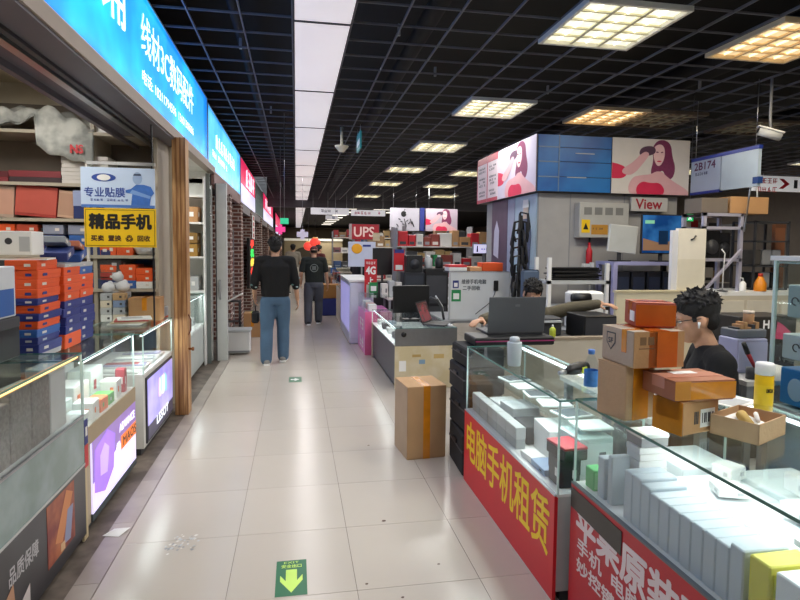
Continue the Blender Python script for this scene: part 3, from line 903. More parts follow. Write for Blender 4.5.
# --- shelving along the end wall of the first shop
su = thing('storage_shelves', 'pale wall shelving full of boxes in the first left shop', 'shelf', (-2.2, 5.48, 0))
SHB = mat('#b0a797', .6, var=.05)
for z in (.45, .85, 1.2, 1.5, 1.82, 2.13, 2.58):
    MB().box(-.98, .96, 0, .48, z - .028, z, SHB).build('shelf_board', su)
for x in (-.98, .42, .94):
    MB().box(x, x + .03, .02, .5, 0, 3.05, SHB).build('upright', su)
MB().box(-.98, .96, .49, .51, 0, 2.9, mat('#7f766c', .8)).build('back_panel', su)
NB2 = mat('#20306a', .5)
def shelf_row(z, y, x, items, grp):
    for (nm, w, h, m, lid, rot, what, cat, lab) in items:
        pbox(nm, lab, cat, (w - .004, .3, h), (x + w / 2, y, z + (.0 if not rot else w * .18)), m, lid=lid, patch=what) if not rot else \
            tag(MB().box(-w / 2 + .004, w / 2 - .004, -.14, .14, 0, h, m, Matrix.Rotation(rot, 4, 'Y'), bev=.003).box(-w / 2 + .006, w / 2 - .006, -.142, .1, h * .1, h * .9, lid or m, Matrix.Rotation(rot, 4, 'Y')).build(nm, None, (x + w / 2, y, z + abs(sin(rot)) * w / 2)), lab, cat, grp)
        x += w
MAG = mat('#7c2c34', .5)
shelf_row(2.13, 5.66, -2.75, [('binder', .3, .09, MAG, mat('#5a2028', .5), 0, None, 'binder', 'dark red binder lying on the upper left shelf'), ('binder', .42, .1, mat('#3a2a30', .5), MAG, 0, None, 'binder', 'black and maroon binder left of the white paper stack'),
                              ], 'binders')
for k in range(7):
    pbox('paper_ream', 'white catalogue, %s from the bottom of the pile on the upper shelf' % ORD[k], 'catalogue', (.38, .3, .034), (-1.84 + random.uniform(-.006, .006), 5.66, 2.13 + k * .035), mat('#cfcac6', .7), rz=random.uniform(-.03, .03), group='catalogues piled on the upper shelf')
shelf_row(1.82, 5.66, -2.72, [('picture_book', .3, .27, mat('#b8a294', .5), mat('#c99a86', .5), .06, None, 'book', 'pale pink cover leaning at the left end of the middle shelf'), ('picture_book', .34, .27, mat('#a83a34', .5), mat('#c2574a', .5), .08, None, 'book', 'red cover leaning on the middle shelf'),
                              ('picture_book', .14, .24, mat('#c9a48c', .5), mat('#b8907a', .5), .1, None, 'book', 'narrow tan cover next to the leaning red one'), ('printed_box', .26, .25, NB2, mat('#9aa6cc', .5), 0, None, 'box', 'navy patterned box on the middle shelf'), ('printed_box', .2, .2, mat('#6d6f78', .5), LGREY, 0, None, 'box', 'grey box at the right end of the middle shelf')], 'shelf books')
z = 1.5
for k, (x, c, nm) in enumerate([(-2.68, ORANGE, 'orange'), (-2.5, ORANGE, 'orange'), (-2.32, mat('#b8452a', .5), 'rust'), (-2.1, NB2, 'dark navy'), (-1.9, BLUE, 'blue'), (-1.72, NB2, 'dark navy')]):
    for q in range(3):
        pbox('case_box', '%s box, %s column of the lower shelf, %s from the bottom' % (nm, ORD[k], ORD[q]), 'box', (.17, .3, .085), (x, 5.66, z + q * .09), [c, c, mat('#8d93a8', .5)][q if k in (3, 4) else 0], group='boxes on the lower left shelf', patch=LBL, rz=random.uniform(-.05, .05))
for k in range(6):
    for q in range(3):
        pbox('case_box', 'dark box on the waist shelf, %s column, %s from the bottom' % (ORD[k], ORD[q]), 'box', (.2, .3, .085), (-2.7 + k * .21, 5.66, 1.2 + q * .088), [NB2, mat('#34405c', .5), mat('#5a4a46', .5), DGREY][(k + q) % 4], group='dark boxes on the waist shelf', patch=LGREY)
# behind the glass sheet
gl = [(1.5, -1.66, [(ORANGE, 'orange'), (ORANGE, 'orange')], .1), (1.5, -1.52, [(ORANGE, 'orange'), (ORANGE, 'orange'), (mat('#8a3a40', .5), 'maroon')], .07), (1.2, -1.66, [(NB2, 'navy'), (mat('#a83a34', .5), 'red'), (ORANGE, 'orange')], .07), (1.2, -1.5, [(BLUE, 'blue'), (ORANGE, 'orange'), (ORANGE, 'orange')], .07), (1.2, -1.36, [(WHITE, 'white'), (ORANGE, 'orange'), (ORANGE, 'orange')], .06)]
for k, (z, x, sq, h) in enumerate(gl):
    for q, (m, nm) in enumerate(sq):
        pbox('case_box', '%s box behind the glass sheet, pile %s, layer %s' % (nm, ['one', 'two', 'three', 'four', 'five'][k], ['one', 'two', 'three'][q]), 'box', (.135, .3, h), (x, 5.66, z + q * (h + .002)), m, group='boxes behind the glass sheet', lid=m, patch=LBL)
bag = MB().ball((0, 0, .12), (.13, .15, .14), mat('#d9d6d8', .5, bump=.5), 12, 8)
tag(bag.build('plastic_bag', None, (-1.36, 5.62, 1.5)), 'crumpled white plastic bag on the shelf behind the yellow sign', 'bag')
for k, (x, w, h, m, nm) in enumerate([(-1.62, .2, .12, LGREY, 'grey'), (-1.42, .18, .08, mat('#4a4c52', .5), 'dark grey'), (-1.26, .1, .16, ORANGE, 'orange')]):
    pbox('parts_tray', '%s tray on the shelf under the blue box behind the glass' % nm, 'tray', (w - .01, .3, h), (x, 5.64, .85 + .0), m, lid=LGREY, group='trays behind the glass sheet')
carton('small brown carton on the third left counter behind the glass sheet', (.26, .2, .2), (-1.31, 5.38, .932), .05, CARD, TAPE, 'y', .04)
for k in range(4):
    tag(MB().box(-.13, .13, -.1, .1, 0, .012, [PAPER, mat('#d8c8a8', .6), mat('#b8504a', .5), PAPER][k], bev=.002).box(-.1, .06, -.07, .05, .012, .013, LGREY).build('leaflet_pile', None, (-1.4 + .02 * k, 5.1 - .0 * k, .932 + k * .0135), .1 * k), '%s leaflet on the third left counter top' % ['bottom', 'tan', 'red', 'topmost white'][k], 'leaflet', 'leaflets on the third left counter')
CLUT = [('white', WHITE), ('pale grey', LGREY), ('cream', mat('#d8cdb8', .6)), ('silver', mat('#a9adb2', .4)), ('dusty blue', mat('#7f92b4', .5)), ('tan', mat('#b8966c', .6))]
for zi in range(4):
    for k in range(4):
        nm, m = CLUT[(k * 2 + zi) % 6]
        pbox('parcel', '%s parcel, %s in layer %s of the heap behind the glass sheet' % (nm, ORD[k], ['one', 'two', 'three', 'four'][zi]), 'parcel', (.093, .105, .06), (-1.605 + (k % 2) * .1, 5.295 + (k // 2) * .115, .932 + zi * .0615), m, rz=random.uniform(-.04, .04), group='heap of parcels behind the glass sheet', patch=DGREY)
for k, (x, y, z, w, d, h, m, rx, nm) in enumerate([(-1.4, 3.72, 1.505, .14, .2, .05, mat('#2c3c7a', .5), .2, 'navy flat box propped on the middle orange stack'), (-1.42, 3.76, 1.575, .12, .16, .04, mat('#8d949c', .5), -.25, 'grey flat box tilted on the middle orange stack'), (-1.43, 4.0, 1.49, .15, .18, .05, mat('#3558a0', .5), .22, 'blue box tilted on the navy stack'), (-1.42, 3.97, 1.56, .13, .16, .035, mat('#b86a4a', .5), -.2, 'brick coloured box on the tilted blue one')]):
    tag(MB().box(-w / 2, w / 2, -d / 2, d / 2, 0, h, m, Matrix.Rotation(rx, 4, 'X'), bev=.003).box(w / 2, w / 2 + .001, -d * .3, 0, h * .3, h * .7, LBL, Matrix.Rotation(rx, 4, 'X')).build('case_box', None, (x, y, z + .03 * 0 + abs(sin(rx)) * d / 2 * .6), .15), nm, 'box')
for k, (x, y, z, r) in enumerate([(-1.6, 5.3, 1.18, .055), (-1.5, 5.36, 1.18, .06), (-1.55, 5.4, 1.27, .05)]):
    tag(MB().ball((0, 0, r * .8), (r, r * .9, r * .85), mat('#d0d0d4', .45, bump=.6), 12, 8).ball((r * .3, 0, r * 1.5), (r * .4, r * .35, r * .35), mat('#d0d0d4', .45, bump=.6), 8, 6).build('plastic_bag', None, (x, y, z)), ['left', 'right', 'upper'][k] + ' small clear bag on the parcel heap behind the glass', 'bag', 'bags on the parcel heap')
# clothes bundle over the top shelf
cl = thing('folded_jacket', 'grey jacket bundle drooping over the top shelf with red lettering', 'jacket', (-2.2, 5.5, 2.58))
mb = MB()
nx, ny = 48, 24
vs = []
for j in range(ny):
    for i in range(nx):
        u, v = i / (nx - 1), j / (ny - 1)
        y = .3 - .42 * v
        z = .17 * sin(pi * min(u * 1.05, 1)) ** .6 * (1 - .2 * v) + .022 * sin(17 * u + 5 * v) + .018 * sin(31 * u - 9 * v) + .014 * sin(23 * v + 7 * u)
        y += .015 * sin(26 * u) * v
        if v > .72:
            z = z - (v - .72) * (1.2 if u > .55 else .35)
            y = -.0 - (v - .72) * .15
        vs.append((-.55 + 1.0 * u, y, z + .015))
mb.add(vs, [(j * nx + i, j * nx + i + 1, (j + 1) * nx + i + 1, (j + 1) * nx + i) for j in range(ny - 1) for i in range(nx - 1)], two_tone('#8d8f8c', '#c2c3be', .9, 6), None, True)
ob = mb.build('cloth', cl)
md = ob.modifiers.new('thickness', 'SOLIDIFY')
md.thickness = .02
text('NS', .1, .07, RED, cl, (.33, -.075, -.16), .004)
for k, (x, w, h, m, nm) in enumerate([(-2.9, .3, .2, mat('#8fa890', .6), 'pale green'), (-1.72, .16, .16, WHITE, 'white'), (-1.5, .2, .2, mat('#d8d0c0', .6), 'cream')]):
    pbox('storage_box', '%s box on the top shelf of the first left shop' % nm, 'box', (w, .3, h), (x, 5.7, 2.58), m, lid=m, group='boxes on the top left shelf')

# ------------------------------------------------------------------ second left shop
c4 = showcase('white glass counter inside the second left shop', (-1.22, 6.25, 0), pi / 2, 1.75, .45, .95, .55, mat('#d3dad8', .4), ledw=5, back=WHITE)
MB().box(.0, 1.75, -.012, -.004, .05, .54, mat('#c6cecc', .3)).build('front_panel', c4)
for k in range(6):
    pbox('phone_package', 'pale phone package, %s from the near end in the second shop counter' % ORD[k], 'package', (.1, .14, .1), (-1.36, 6.4 + k * .27, .55), [mat('#cfe3e0', .5), WHITE, LGREY][k % 3], group='packages in the second shop counter', patch=DGREY)
su = thing('storage_shelves', 'white wall shelving with brown cartons in the second left shop', 'shelf', (-1.7, 7.85, 0))
for z in (.4, 1.0, 1.45, 1.9, 2.25):
    MB().box(-.5, .5, 0, .33, z - .025, z, WHITE).build('shelf_board', su)
MB().box(-.52, -.5, 0, .34, 0, 2.5, WHITE).build('upright', su)
MB().box(.5, .52, 0, .34, 0, 2.5, WHITE).build('upright', su)
for k, (x, z, w, h, m, nm) in enumerate([(-1.4, 1.9, .26, .2, CARD, 'brown'), (-1.68, 1.9, .2, .12, WHITE, 'white'), (-1.4, 1.45, .24, .16, mat('#a8823c', .6), 'ochre'), (-1.4, 1.62, .24, .14, mat('#8a6a34', .6), 'dark ochre'), (-1.66, 1.45, .22, .24, mat('#b08a4c', .6), 'tan'), (-1.38, 1.0, .22, .18, LGREY, 'grey'), (-1.66, 1.0, .24, .2, mat('#b0b8b8', .6), 'pale')]):
    pbox('storage_box', '%s box on the shelves of the second left shop' % nm, 'box', (w, .28, h), (x, 8.02, z), m, lid=m, group='boxes in the second left shop', patch=PAPER)
rl = thing('ring_light', 'white ring light on a black tripod on the second shop counter', 'lamp', (-1.38, 6.75, .952))
mb = MB()
mb.tube([(.1 * cos(2 * pi * i / 24), 0, .52 + .1 * sin(2 * pi * i / 24)) for i in range(25)], .014, mat('#f2f4f4', .4, emit=.7), 8, False)
mb.build('ring', rl)
MB().tube([(0, 0, .12), (0, 0, .42)], .008, BLACK, 8).build('pole', rl)
for a in (.4, 2.5, 4.6):
    MB().tube([(0, 0, .16), (.1 * cos(a), .1 * sin(a), .006)], .007, BLACK, 6).build('leg', rl)
MB().box(-.035, .035, -.02, -.008, .38, .5, BLACK, bev=.004).build('phone_clip', rl)
for k, (y, h) in enumerate([(6.6, .24), (6.95, .3), (7.2, .22)]):
    t = thing('gimbal_stand', '%s black gadget stand on the second shop counter' % ['nearest', 'tallest', 'farthest'][k], 'stand', (-1.32, y, .952))
    MB().lathe([(.05, 0), (.05, .012), (.012, .02), (.01, h * .7)], BLACK, 12).build('foot', t)
    MB().box(-.04, .04, -.015, .015, h * .65, h, BLACK, bev=.006).build('cradle', t)
dr = struct(MB().box(-1.07, -.94, 8.15, 8.28, 0, 2.44, mat('#c4c6c4', .5)).build('door_1'))
MB().tube([(-1.03, 8.15, .86), (-1.03, 8.12, .9), (-1.03, 8.12, 1.08), (-1.03, 8.15, 1.12)], .012, STEEL, 8).build('door_handle', dr)
MB().box(-1.085, -1.07, 8.145, 8.29, 0, 2.44, DGREY).build('door_seal', dr)
d2 = struct(MB().box(-1.17, -1.14, 8.0, 8.14, 0, 2.5, GLASSC).build('window_1'))
MB().box(-1.18, -1.13, 7.97, 8.0, 0, 2.55, mat('#6a7270', .5)).build('window_frame', d2)

# ------------------------------------------------------------------ farther left shops
BR = brick_mat()
for k, (y, d) in enumerate([(9.9, .3), (11.8, .45), (14.4, .5), (18.5, .6), (23.0, .6), (29.0, .8), (36, 1), (45, 1)]):
    struct(MB().box(-1.6, -1.08, y, y + d, 0, 2.45, BR).build('wall_pier'))
for k, (y0, y1) in enumerate([(10.2, 11.8), (12.25, 14.4), (14.9, 18.5), (19.1, 23.0), (23.6, 29), (29.8, 36)]):
    d = struct(MB().box(-1.45, -1.41, y0, y1, 0, 2.42, mat('#3a3336', .3, var=.3, scale=3)).build('door_%d' % (k + 2)))
    n = max(2, int((y1 - y0) / .8))
    for i in range(n + 1):
        MB().box(-1.43, -1.38, y0 + (y1 - y0) * i / n - .03, y0 + (y1 - y0) * i / n + .03, 0, 2.42, mat('#5a4a48', .5)).build('door_frame', d)
led = thing('led_sign', 'vertical black sign with glowing red green and yellow characters', 'sign', (-1.06, 13.4, .62), pi / 2)
MB().box(0, 1.6, -.02, .04, 0, 1.15, BLACK).build('panel', led)
for i, (ch, c) in enumerate([('手', '#ff3a2c'), ('机', '#38ff6a'), ('维', '#ffd84a'), ('修', '#ff3a2c'), ('部', '#38ff6a')]):
    text(ch, 1.0, .17, mat(c, .4, var=0, emit=1.1), led, (.8, -.021, 1.02 - i * .22), .02)
pl = thing('paper_poster', 'narrow white poster with red characters on the brick pier', 'poster', (-1.06, 14.45, 1.75), pi / 2)
MB().box(0, .8, -.01, .0, 0, .6, PAPER).build('sheet', pl)
for i in range(4):
    MB().box(.25, .55, -.014, -.01, .06 + i * .14, .15 + i * .14, RED).build('printed_character', pl)
t = thing('storage_crate', 'white plastic crate on the floor by the brick pier', 'crate', (-.84, 8.7, 0))
MB().box(-.17, .17, -.14, .14, .02, .34, WHITE, bev=.012).build('body', t)
MB().box(-.185, .185, -.155, .155, .33, .37, LGREY, bev=.01).build('lid', t)
MB().box(-.17, .17, -.146, -.14, .03, .06, GREY).build('foot_rail', t)
carton('brown carton on the floor behind the white crate', (.3, .3, .42), (-.75, 10.35, 0), 0, CARD, TAPE, 'y', .05)
t = thing('wire_stool', 'black wire stand holding white papers above the crate', 'stand', (-.98, 9.35, 0))
for x in (-.1, .1):
    for y in (-.1, .1):
        MB().tube([(x, y, 0), (x, y, .72)], .012, BLACK, 6).build('leg', t)
for z in (.4, .72):
    MB().box(-.11, .11, -.11, .11, z - .012, z, BLACK).build('shelf', t)
MB().box(-.13, .14, -.1, .1, .0, .02, PAPER, Matrix.Translation((.02, 0, .76)) @ Matrix.Rotation(-.5, 4, 'Y')).build('papers', t)
for k, (y, m, nm) in enumerate([(11.0, mat('#7a4a86', .5), 'purple'), (13.0, RED, 'red'), (16.5, BLUE, 'blue'), (20.5, CARD, 'brown'), (25, OFFW, 'cream')]):
    t = thing('display_rack', '%s goods rack in front of the farther left shopfronts' % nm, 'rack', (-1.3, y, 0))
    for z in (.3, .7, 1.1, 1.5):
        MB().box(-.15, .12, -.4, .4, z - .02, z, OFFW).build('shelf', t)
        for q in range(4):
            tag(MB().box(-.1, .1, -.08, .08, 0, random.uniform(.1, .3), [m, OFFW, DGREY, m, RED][(q + int(z * 10)) % 5], bev=.005).box(.1, .102, -.05, .05, .02, .08, LGREY).build('product_box', None, (-1.3, y - .3 + q * .19, z)),
                'packaged goods, %s place on the %s tier of the %s left rack' % (ORD[q], ORD[int(round((z - .3) / .4))], nm), 'box', 'goods on the %s left rack' % nm)
    for x in (-.15, .11):
        for yy in (-.4, .39):
            MB().box(x, x + .015, yy, yy + .015, 0, 1.9, GREY).build('upright', t)

# ------------------------------------------------------------------ right side: red counter with yellow lettering
A = showcase('glass counter with a red front and yellow lettering', (1.15, 3.71, 0), -pi / 2, 1.39, .42, .93, .5, mat('#b9bcbc', .5), ledw=4, shelf=.72, rear=True)
MB().box(0, 1.385, -.01, .006, .0, .49, REDL).build('red_panel', A)
MB().box(0, 1.385, -.011, .006, .49, .497, ALU).box(0, 1.385, -.011, .006, 0, .005, ALU).build('panel_trim', A)
text('电脑手机租赁', 1.27, .26, mat('#f7d21e', .45, var=.02), A, (.7, -.0105, .315), .004)
for k in range(5):
    pbox('phone_case_box', 'long silver box, %s from the far end at the front of the yellow lettered counter' % ORD[k], 'box', (.055, .15, .12), (1.21, 3.6 - k * .158, .5), mat('#9fa5a6', .4), group='silver boxes in the yellow lettered counter', lid=mat('#b8bdbd', .4))
inA = [(1.22, 2.75, .08, .12, .03, WHITE, 'white flat'), (1.23, 2.6, .1, .16, .03, mat('#8fa6c4', .5), 'blue grey flat'), (1.24, 2.44, .1, .13, .13, mat('#26262a', .4), 'black'), (1.36, 3.5, .16, .2, .1, WHITE, 'white'), (1.36, 3.28, .17, .2, .14, LGREY, 'light grey'), (1.36, 3.05, .18, .2, .1, DGREY, 'dark grey'), (1.38, 2.8, .18, .24, .16, WHITE, 'large white'), (1.4, 2.55, .18, .2, .2, mat('#cfd8d8', .5), 'tall pale'), (1.48, 2.4, .12, .1, .1, WHITE, 'small white')]
for k, (x, y, sx, sy, h, m, nm) in enumerate(inA):
    pbox('phone_box', '%s phone box, %s in the yellow lettered counter' % (nm, ORD[k]), 'box', (sx, sy, h), (x, y, .5), m, rz=random.uniform(-.1, .1), group='phone boxes in the yellow lettered counter', lid=m, patch=DGREY if k % 2 else WHITE)
rb = thing('gift_box', 'black and crimson box at the near end of the yellow lettered counter', 'box', (1.25, 2.44, .632), .1)
MB().box(-.06, .06, -.08, .08, 0, .05, mat('#1d1d20', .4), bev=.003).build('body', rb)
MB().box(-.061, .061, -.081, .081, .05, .062, mat('#b8303e', .5), bev=.003).build('lid', rb)
for k in range(6):
    y = 3.55 - k * .2
    t = thing('laptop' if k in (2,) else 'tablet', 'silver tablet on the glass shelf, %s from the far end of the yellow lettered counter' % ORD[k] if k != 2 else 'small silver laptop on the glass shelf of the yellow lettered counter', 'tablet' if k != 2 else 'laptop', (1.43, y, .727), random.uniform(-.2, .2))
    MB().box(-.085, .085, -.075, .075, 0, .012, mat('#c9d2d0', .35), bev=.003).build('body', t)
    MB().box(-.075, .075, -.065, .065, .012, .0132, mat('#e6eeee', .3) if k % 2 else mat('#5a6468', .2)).build('screen', t)

# ------------------------------------------------------------------ right side: red counter with white lettering
B = showcase('nearest right glass counter with a red front and white lettering', (1.2, 2.27, 0), -pi / 2, 2.2, .75, .95, .58, mat('#a9adb0', .5), ledw=5.5, edge=mat('#3f6b60', .2), rear=True)
MB().box(0, 2.2, -.01, .006, 0, .575, mat('#c1242f', .4, var=.05)).build('red_panel', B)
MB().box(0, 2.2, -.011, .006, .575, .583, mat('#6a6f72', .4)).build('panel_trim', B)
PKW = mat('#ecdcdc', .5, var=.03)
text('苹果原装配件', 1.0, .15, PKW, B, (.56, -.0105, .45), .006)
text('手机  电脑  平板', .72, .066, PKW, B, (.43, -.0105, .335), .002)
text('妙控键盘鼠标', .6, .066, PKW, B, (.37, -.0105, .25), .002)
MB().prism([(.006, .475), (.006, .562), (.4, .555), (.4, .462)], .0012, mat('#2b2420', .35, var=.2), Matrix.Translation((0, -.0135, 0))).build('black_tape', B)
# upright white phone boxes
PB = mat('#b9c6cf', .45, var=.03)
PBW = mat('#e4ecee', .45, var=.02)
def upright(label, x, y, w, h, d=.16, m=PB):
    return pbox('phone_box', label, 'box', (w if False else d, w, h), (x, y, .58), m, group='upright phone boxes in the white lettered counter', lid=None)
ys_ = 2.0
for k in range(11):
    w = .052
    y = 1.9 - k * .0535
    h = .19 if k < 2 else .18 if k < 3 else .168 if k < 10 else .185
    upright('slim pale blue phone box, %s in the upright row behind white lettering' % ORD[k], 1.3, y, w, h, .15)
upright('pale blue phone box standing next to the green box in the near counter', 1.27, 2.1, .05, .17, .08)
upright('narrow pale blue phone box between the gap and the green box', 1.27, 2.035, .03, .2, .08)
yb = pbox('phone_box', 'yellow and white box at the near end of the upright row', 'box', (.15, .07, .19), (1.3, 1.285, .58), mat('#d8d24a', .5), group='upright phone boxes in the white lettered counter', front=mat('#c9c832', .5))
for k in range(5):
    upright('white phone box, %s nearest the viewer in the upright row' % ORD[k], 1.3, 1.19 - k * .09, .085, .19, .15, PBW)
for k in range(9):
    pbox('phone_box', 'flat white box, %s from the bottom of the thin pile behind the upright row' % ORD[k], 'box', (.12, .09, .026), (1.38 + random.uniform(-.004, .004), 2.02, .58 + k * .0275), WHITE, group='thin pile of white boxes', rz=random.uniform(-.03, .03))
pbox('phone_box', 'grey and white box on top of the thin white pile', 'box', (.12, .1, .05), (1.38, 2.02, .828), GREY, lid=WHITE, frac=.7)
big = [(1.52, 1.78, .26, .25, .155, 'first'), (1.52, 1.52, .26, .25, .16, 'second'), (1.52, 1.26, .26, .25, .165, 'third'), (1.52, 1.0, .26, .25, .165, 'fourth'), (1.52, .74, .26, .25, .165, 'fifth'), (1.79, 1.75, .26, .27, .17, 'sixth'), (1.79, 1.47, .26, .27, .17, 'seventh'), (1.79, 1.18, .26, .28, .18, 'eighth'), (1.79, .88, .26, .28, .18, 'ninth'), (1.62, 2.08, .24, .24, .16, 'tenth')]
for k, (x, y, sx, sy, h, nm) in enumerate(big):
    pbox('phone_box', 'white square gadget box, %s behind the upright row, near counter' % nm, 'box', (sx, sy, h), (x, y, .58), PBW, group='square white boxes in the near counter', rz=random.uniform(-.015, .015), patch=LGREY)
for k, (x, y, z, sx, sy, h) in enumerate([(1.5, 1.72, .735, .1, .09, .03), (1.57, 1.48, .745, .08, .12, .045), (1.48, 1.3, .745, .16, .1, .02), (1.72, 1.6, .765, .12, .12, .06), (1.6, 1.84, .735, .09, .08, .05), (1.55, 1.0, .755, .2, .16, .02)]):
    pbox('accessory_box', 'small white accessory packet, %s on top of the square white boxes' % ORD[k], 'packet', (sx, sy, h), (x, y, z + .012), WHITE, rz=random.uniform(-.5, .5), group='packets on the white boxes', patch=LGREY)
pbox('accessory_box', 'small green box at the far corner of the near counter', 'box', (.06, .07, .09), (1.26, 2.19, .58), mat('#4fb566', .5), front=mat('#7fd08a', .5))
t = thing('toy_packet', 'clear packet with red toy parts beside the green box', 'packet', (1.33, 2.14, .58))
mb = MB().box(-.03, .03, -.06, .06, 0, .14, PLAST, bev=.01)
mb.build('packet', t)
for k, (x, y, z, r, m) in enumerate([(0, -.02, .1, .02, mat('#d8786a', .5)), (0, .03, .12, .018, PAPER), (0, .0, .13, .012, RED), (.0, .02, .08, .022, mat('#d0605c', .5))]):
    MB().ball((x, y, z), r, m, 10, 6).build('toy_part', t)

# --- cartons on the near counter
def corner_box(label, corner, th, size, z, **kw):
    w, d, h = size
    cx = corner[0] + (cos(th) * w - sin(th) * d) / 2
    cy = corner[1] + (sin(th) * w + cos(th) * d) / 2
    return carton(label, size, (cx, cy, z), th, **kw)
k1 = corner_box('upright brown carton at the bottom of the taped box pile', (1.222, 1.93), .24, (.15, .15, .212), .951, m=CARDL, tape=TAPE, tdir='y', tw=.08, wrap=True)
k2 = corner_box('grey and tan carton with shield mark on the box pile', (1.216, 1.88), .03, (.21, .21, .135), 1.164, m=CARDG, tape=TAPER, tdir='y', tw=.085, wrap=True)
MB().box(-.105, .105, -.1062, -.105, .0, .134, CARD).build('tan_face', k2)
MB().box(-.01, .075, -.1085, -.105, .0, .134, TAPER).build('orange_tape', k2)
mk = MB()
for i in range(2):
    mk.box(-.08 + i * .033, -.055 + i * .033, -.107, -.105, .085, .115, mat('#7a5a3a', .7))
mk.box(-.085, -.02, -.107, -.105, .07, .074, mat('#7a5a3a', .7))
mk.build('printed_mark', k2)
sh = MB()
sh.prism([(-.03, .035), (.03, .035), (.03, -.005), (0, -.035), (-.03, -.005)], .0008, DGREY, Matrix.Translation((-.1062, .04, .08)) @ Matrix.Rotation(-pi / 2, 4, 'Z'))
sh.prism([(-.024, .03), (.024, .03), (.024, -.003), (0, -.028), (-.024, -.003)], .0008, CARDG, Matrix.Translation((-.1069, .04, .08)) @ Matrix.Rotation(-pi / 2, 4, 'Z'))
sh.build('shield_mark', k2)
text('SF', .03, .02, DGREY, k2, (-.107, .04, .083), .001, (pi / 2, 0, -pi / 2))
MB().box(-.1068, -.105, -.06, -.03, .05, .135, TAPE).box(-.105, -.02, -.06, -.03, .1345, .1362, TAPE).build('tape_strip', k2)
k3 = corner_box('small orange taped carton on top of the box pile', (1.285, 1.98), -.3, (.145, .16, .095), 1.301, m=mat('#a8452c', .6), tape=TAPER, tdir='x', tw=.05)
MB().box(-.0735, .0735, -.0812, -.08, .008, .088, TAPER).build('orange_tape', k3)
MB().box(-.0738, -.0725, -.06, .0, .02, .06, PAPER).build('shipping_label', k3)
k4 = corner_box('brown carton with white barcode label under the orange carton', (1.322, 1.74), .27, (.19, .125, .118), .951, m=CARD, tape=TAPE, tdir='x', tw=.1, patch=(.18, .45, .075, .065))
MB().box(-.0962, -.095, -.062, .062, .0, .118, TAPE).build('orange_tape', k4)
for i in range(3):
    MB().box(-.035 + i * .008, -.03 + i * .008, -.0635, -.0625, .035, .08, DGREY).build('printed_mark', k4)
k5 = corner_box('wide orange taped carton with reddish lid above the barcode carton', (1.298, 1.75), .02, (.24, .19, .072), 1.071, m=mat('#a86a4c', .6), tape=mat('#c98a72', .3), tdir='x', tw=.07)
MB().box(-.06, .122, -.0962, -.095, .006, .066, TAPE).build('orange_tape', k5)
MB().box(-.122, -.06, -.0962, -.095, .004, .07, mat('#c8852e', .4)).build('side_tape', k5)
MB().box(-.05, .05, .01, .05, .073, .0745, PAPER).build('paper_strip', k5)
ob6 = thing('open_carton', 'open tan carton with crumpled paper on the near counter', 'box', (1.578, 1.735, .951), .44)
mb = MB()
w, d, h, e = .21, .16, .07, .004
mb.box(-w / 2, w / 2, -d / 2, -d / 2 + e, 0, h, CARDL).box(-w / 2, w / 2, d / 2 - e, d / 2, 0, h, CARDL).box(-w / 2, -w / 2 + e, -d / 2, d / 2, 0, h, CARDL).box(w / 2 - e, w / 2, -d / 2, d / 2, 0, h, CARDL).box(-w / 2, w / 2, -d / 2, d / 2, 0, e, CARDL)
mb.build('body', ob6)
MB().box(-.09, .04, -.05, .05, .0, .002, PAPER, Matrix.Translation((0, 0, .05)) @ Matrix.Rotation(.2, 4, 'X')).build('paper', ob6)
MB().tube([(-.08, -.04, .055), (-.03, .01, .07), (.03, .03, .06)], [.016, .018, .012], mat('#c9a85a', .6), 8).build('packing_roll', ob6)
MB().tube([(-.02, -.04, .06), (.06, .0, .062)], .008, PAPER, 8).build('paper_roll', ob6)
MB().box(w / 2, w / 2 + .0012, .02, .06, .045, .07, mat('#b0302c', .5)).build('red_mark', ob6)
yb = thing('spray_bottle', 'yellow bottle with white cap beside the open carton', 'bottle', (1.868, 1.98, .951))
MB().lathe([(.03, 0), (.034, .004), (.034, .145), (.03, .152)], mat('#e8bc18', .35, var=.05), 20).build('body', yb)
MB().lathe([(.035, .15), (.035, .19), (.031, .198)], WHITE, 20).build('cap', yb)
MB().lathe([(.0345, .03), (.0345, .11)], mat('#f0c828', .3), 20, caps=False).build('label_wrap', yb)
text('DEOX', .03, .014, BLACK, yb, (-.006, -.0355, .09), .001)
wb = thing('water_bottle', 'clear water bottle with a blue label on the yellow lettered counter', 'bottle', (1.345, 2.41, .932))
MB().lathe([(.028, 0), (.031, .006), (.031, .12), (.029, .14), (.02, .165), (.013, .178), (.013, .186)], PLAST, 18).build('body', wb)
MB().lathe([(.0318, .035), (.0318, .11)], mat('#3f7fc8', .4, var=.15, scale=40), 18, caps=False).build('label_wrap', wb)
MB().lathe([(.015, .184), (.015, .205)], mat('#4a7fd0', .4), 14).build('cap', wb)
cp = thing('plastic_cup', 'frosted clear plastic cup with lid on the yellow lettered counter', 'cup', (1.225, 3.05, .932))
MB().lathe([(.034, 0), (.038, .004), (.042, .13), (.04, .136)], mat('#c3ced3', .25, var=.05), 18).build('body', cp)
MB().lathe([(.03, .136), (.028, .16), (.02, .166)], mat('#c9d2d8', .3, var=.03), 16).build('lid', cp)
dg = thing('heat_gun', 'black heat gun lying near the water bottle', 'tool', (1.45, 2.72, .932), .5)
MB().tube([(-.12, 0, .045), (-.06, 0, .05), (0, 0, .05), (.06, 0, .048)], [.012, .03, .034, .028], BLACK, 12).build('barrel', dg)
MB().tube([(.03, 0, .04), (.07, .05, .025), (.09, .1, .02)], [.02, .018, .014], DGREY, 10).build('handle', dg)
MB().tube([(-.17, 0, .044), (-.12, 0, .045)], .011, STEEL, 10).build('nozzle', dg)
MB().box(-.02, .02, -.035, -.03, .03, .06, mat('#c8d83a', .5)).build('yellow_label', dg)

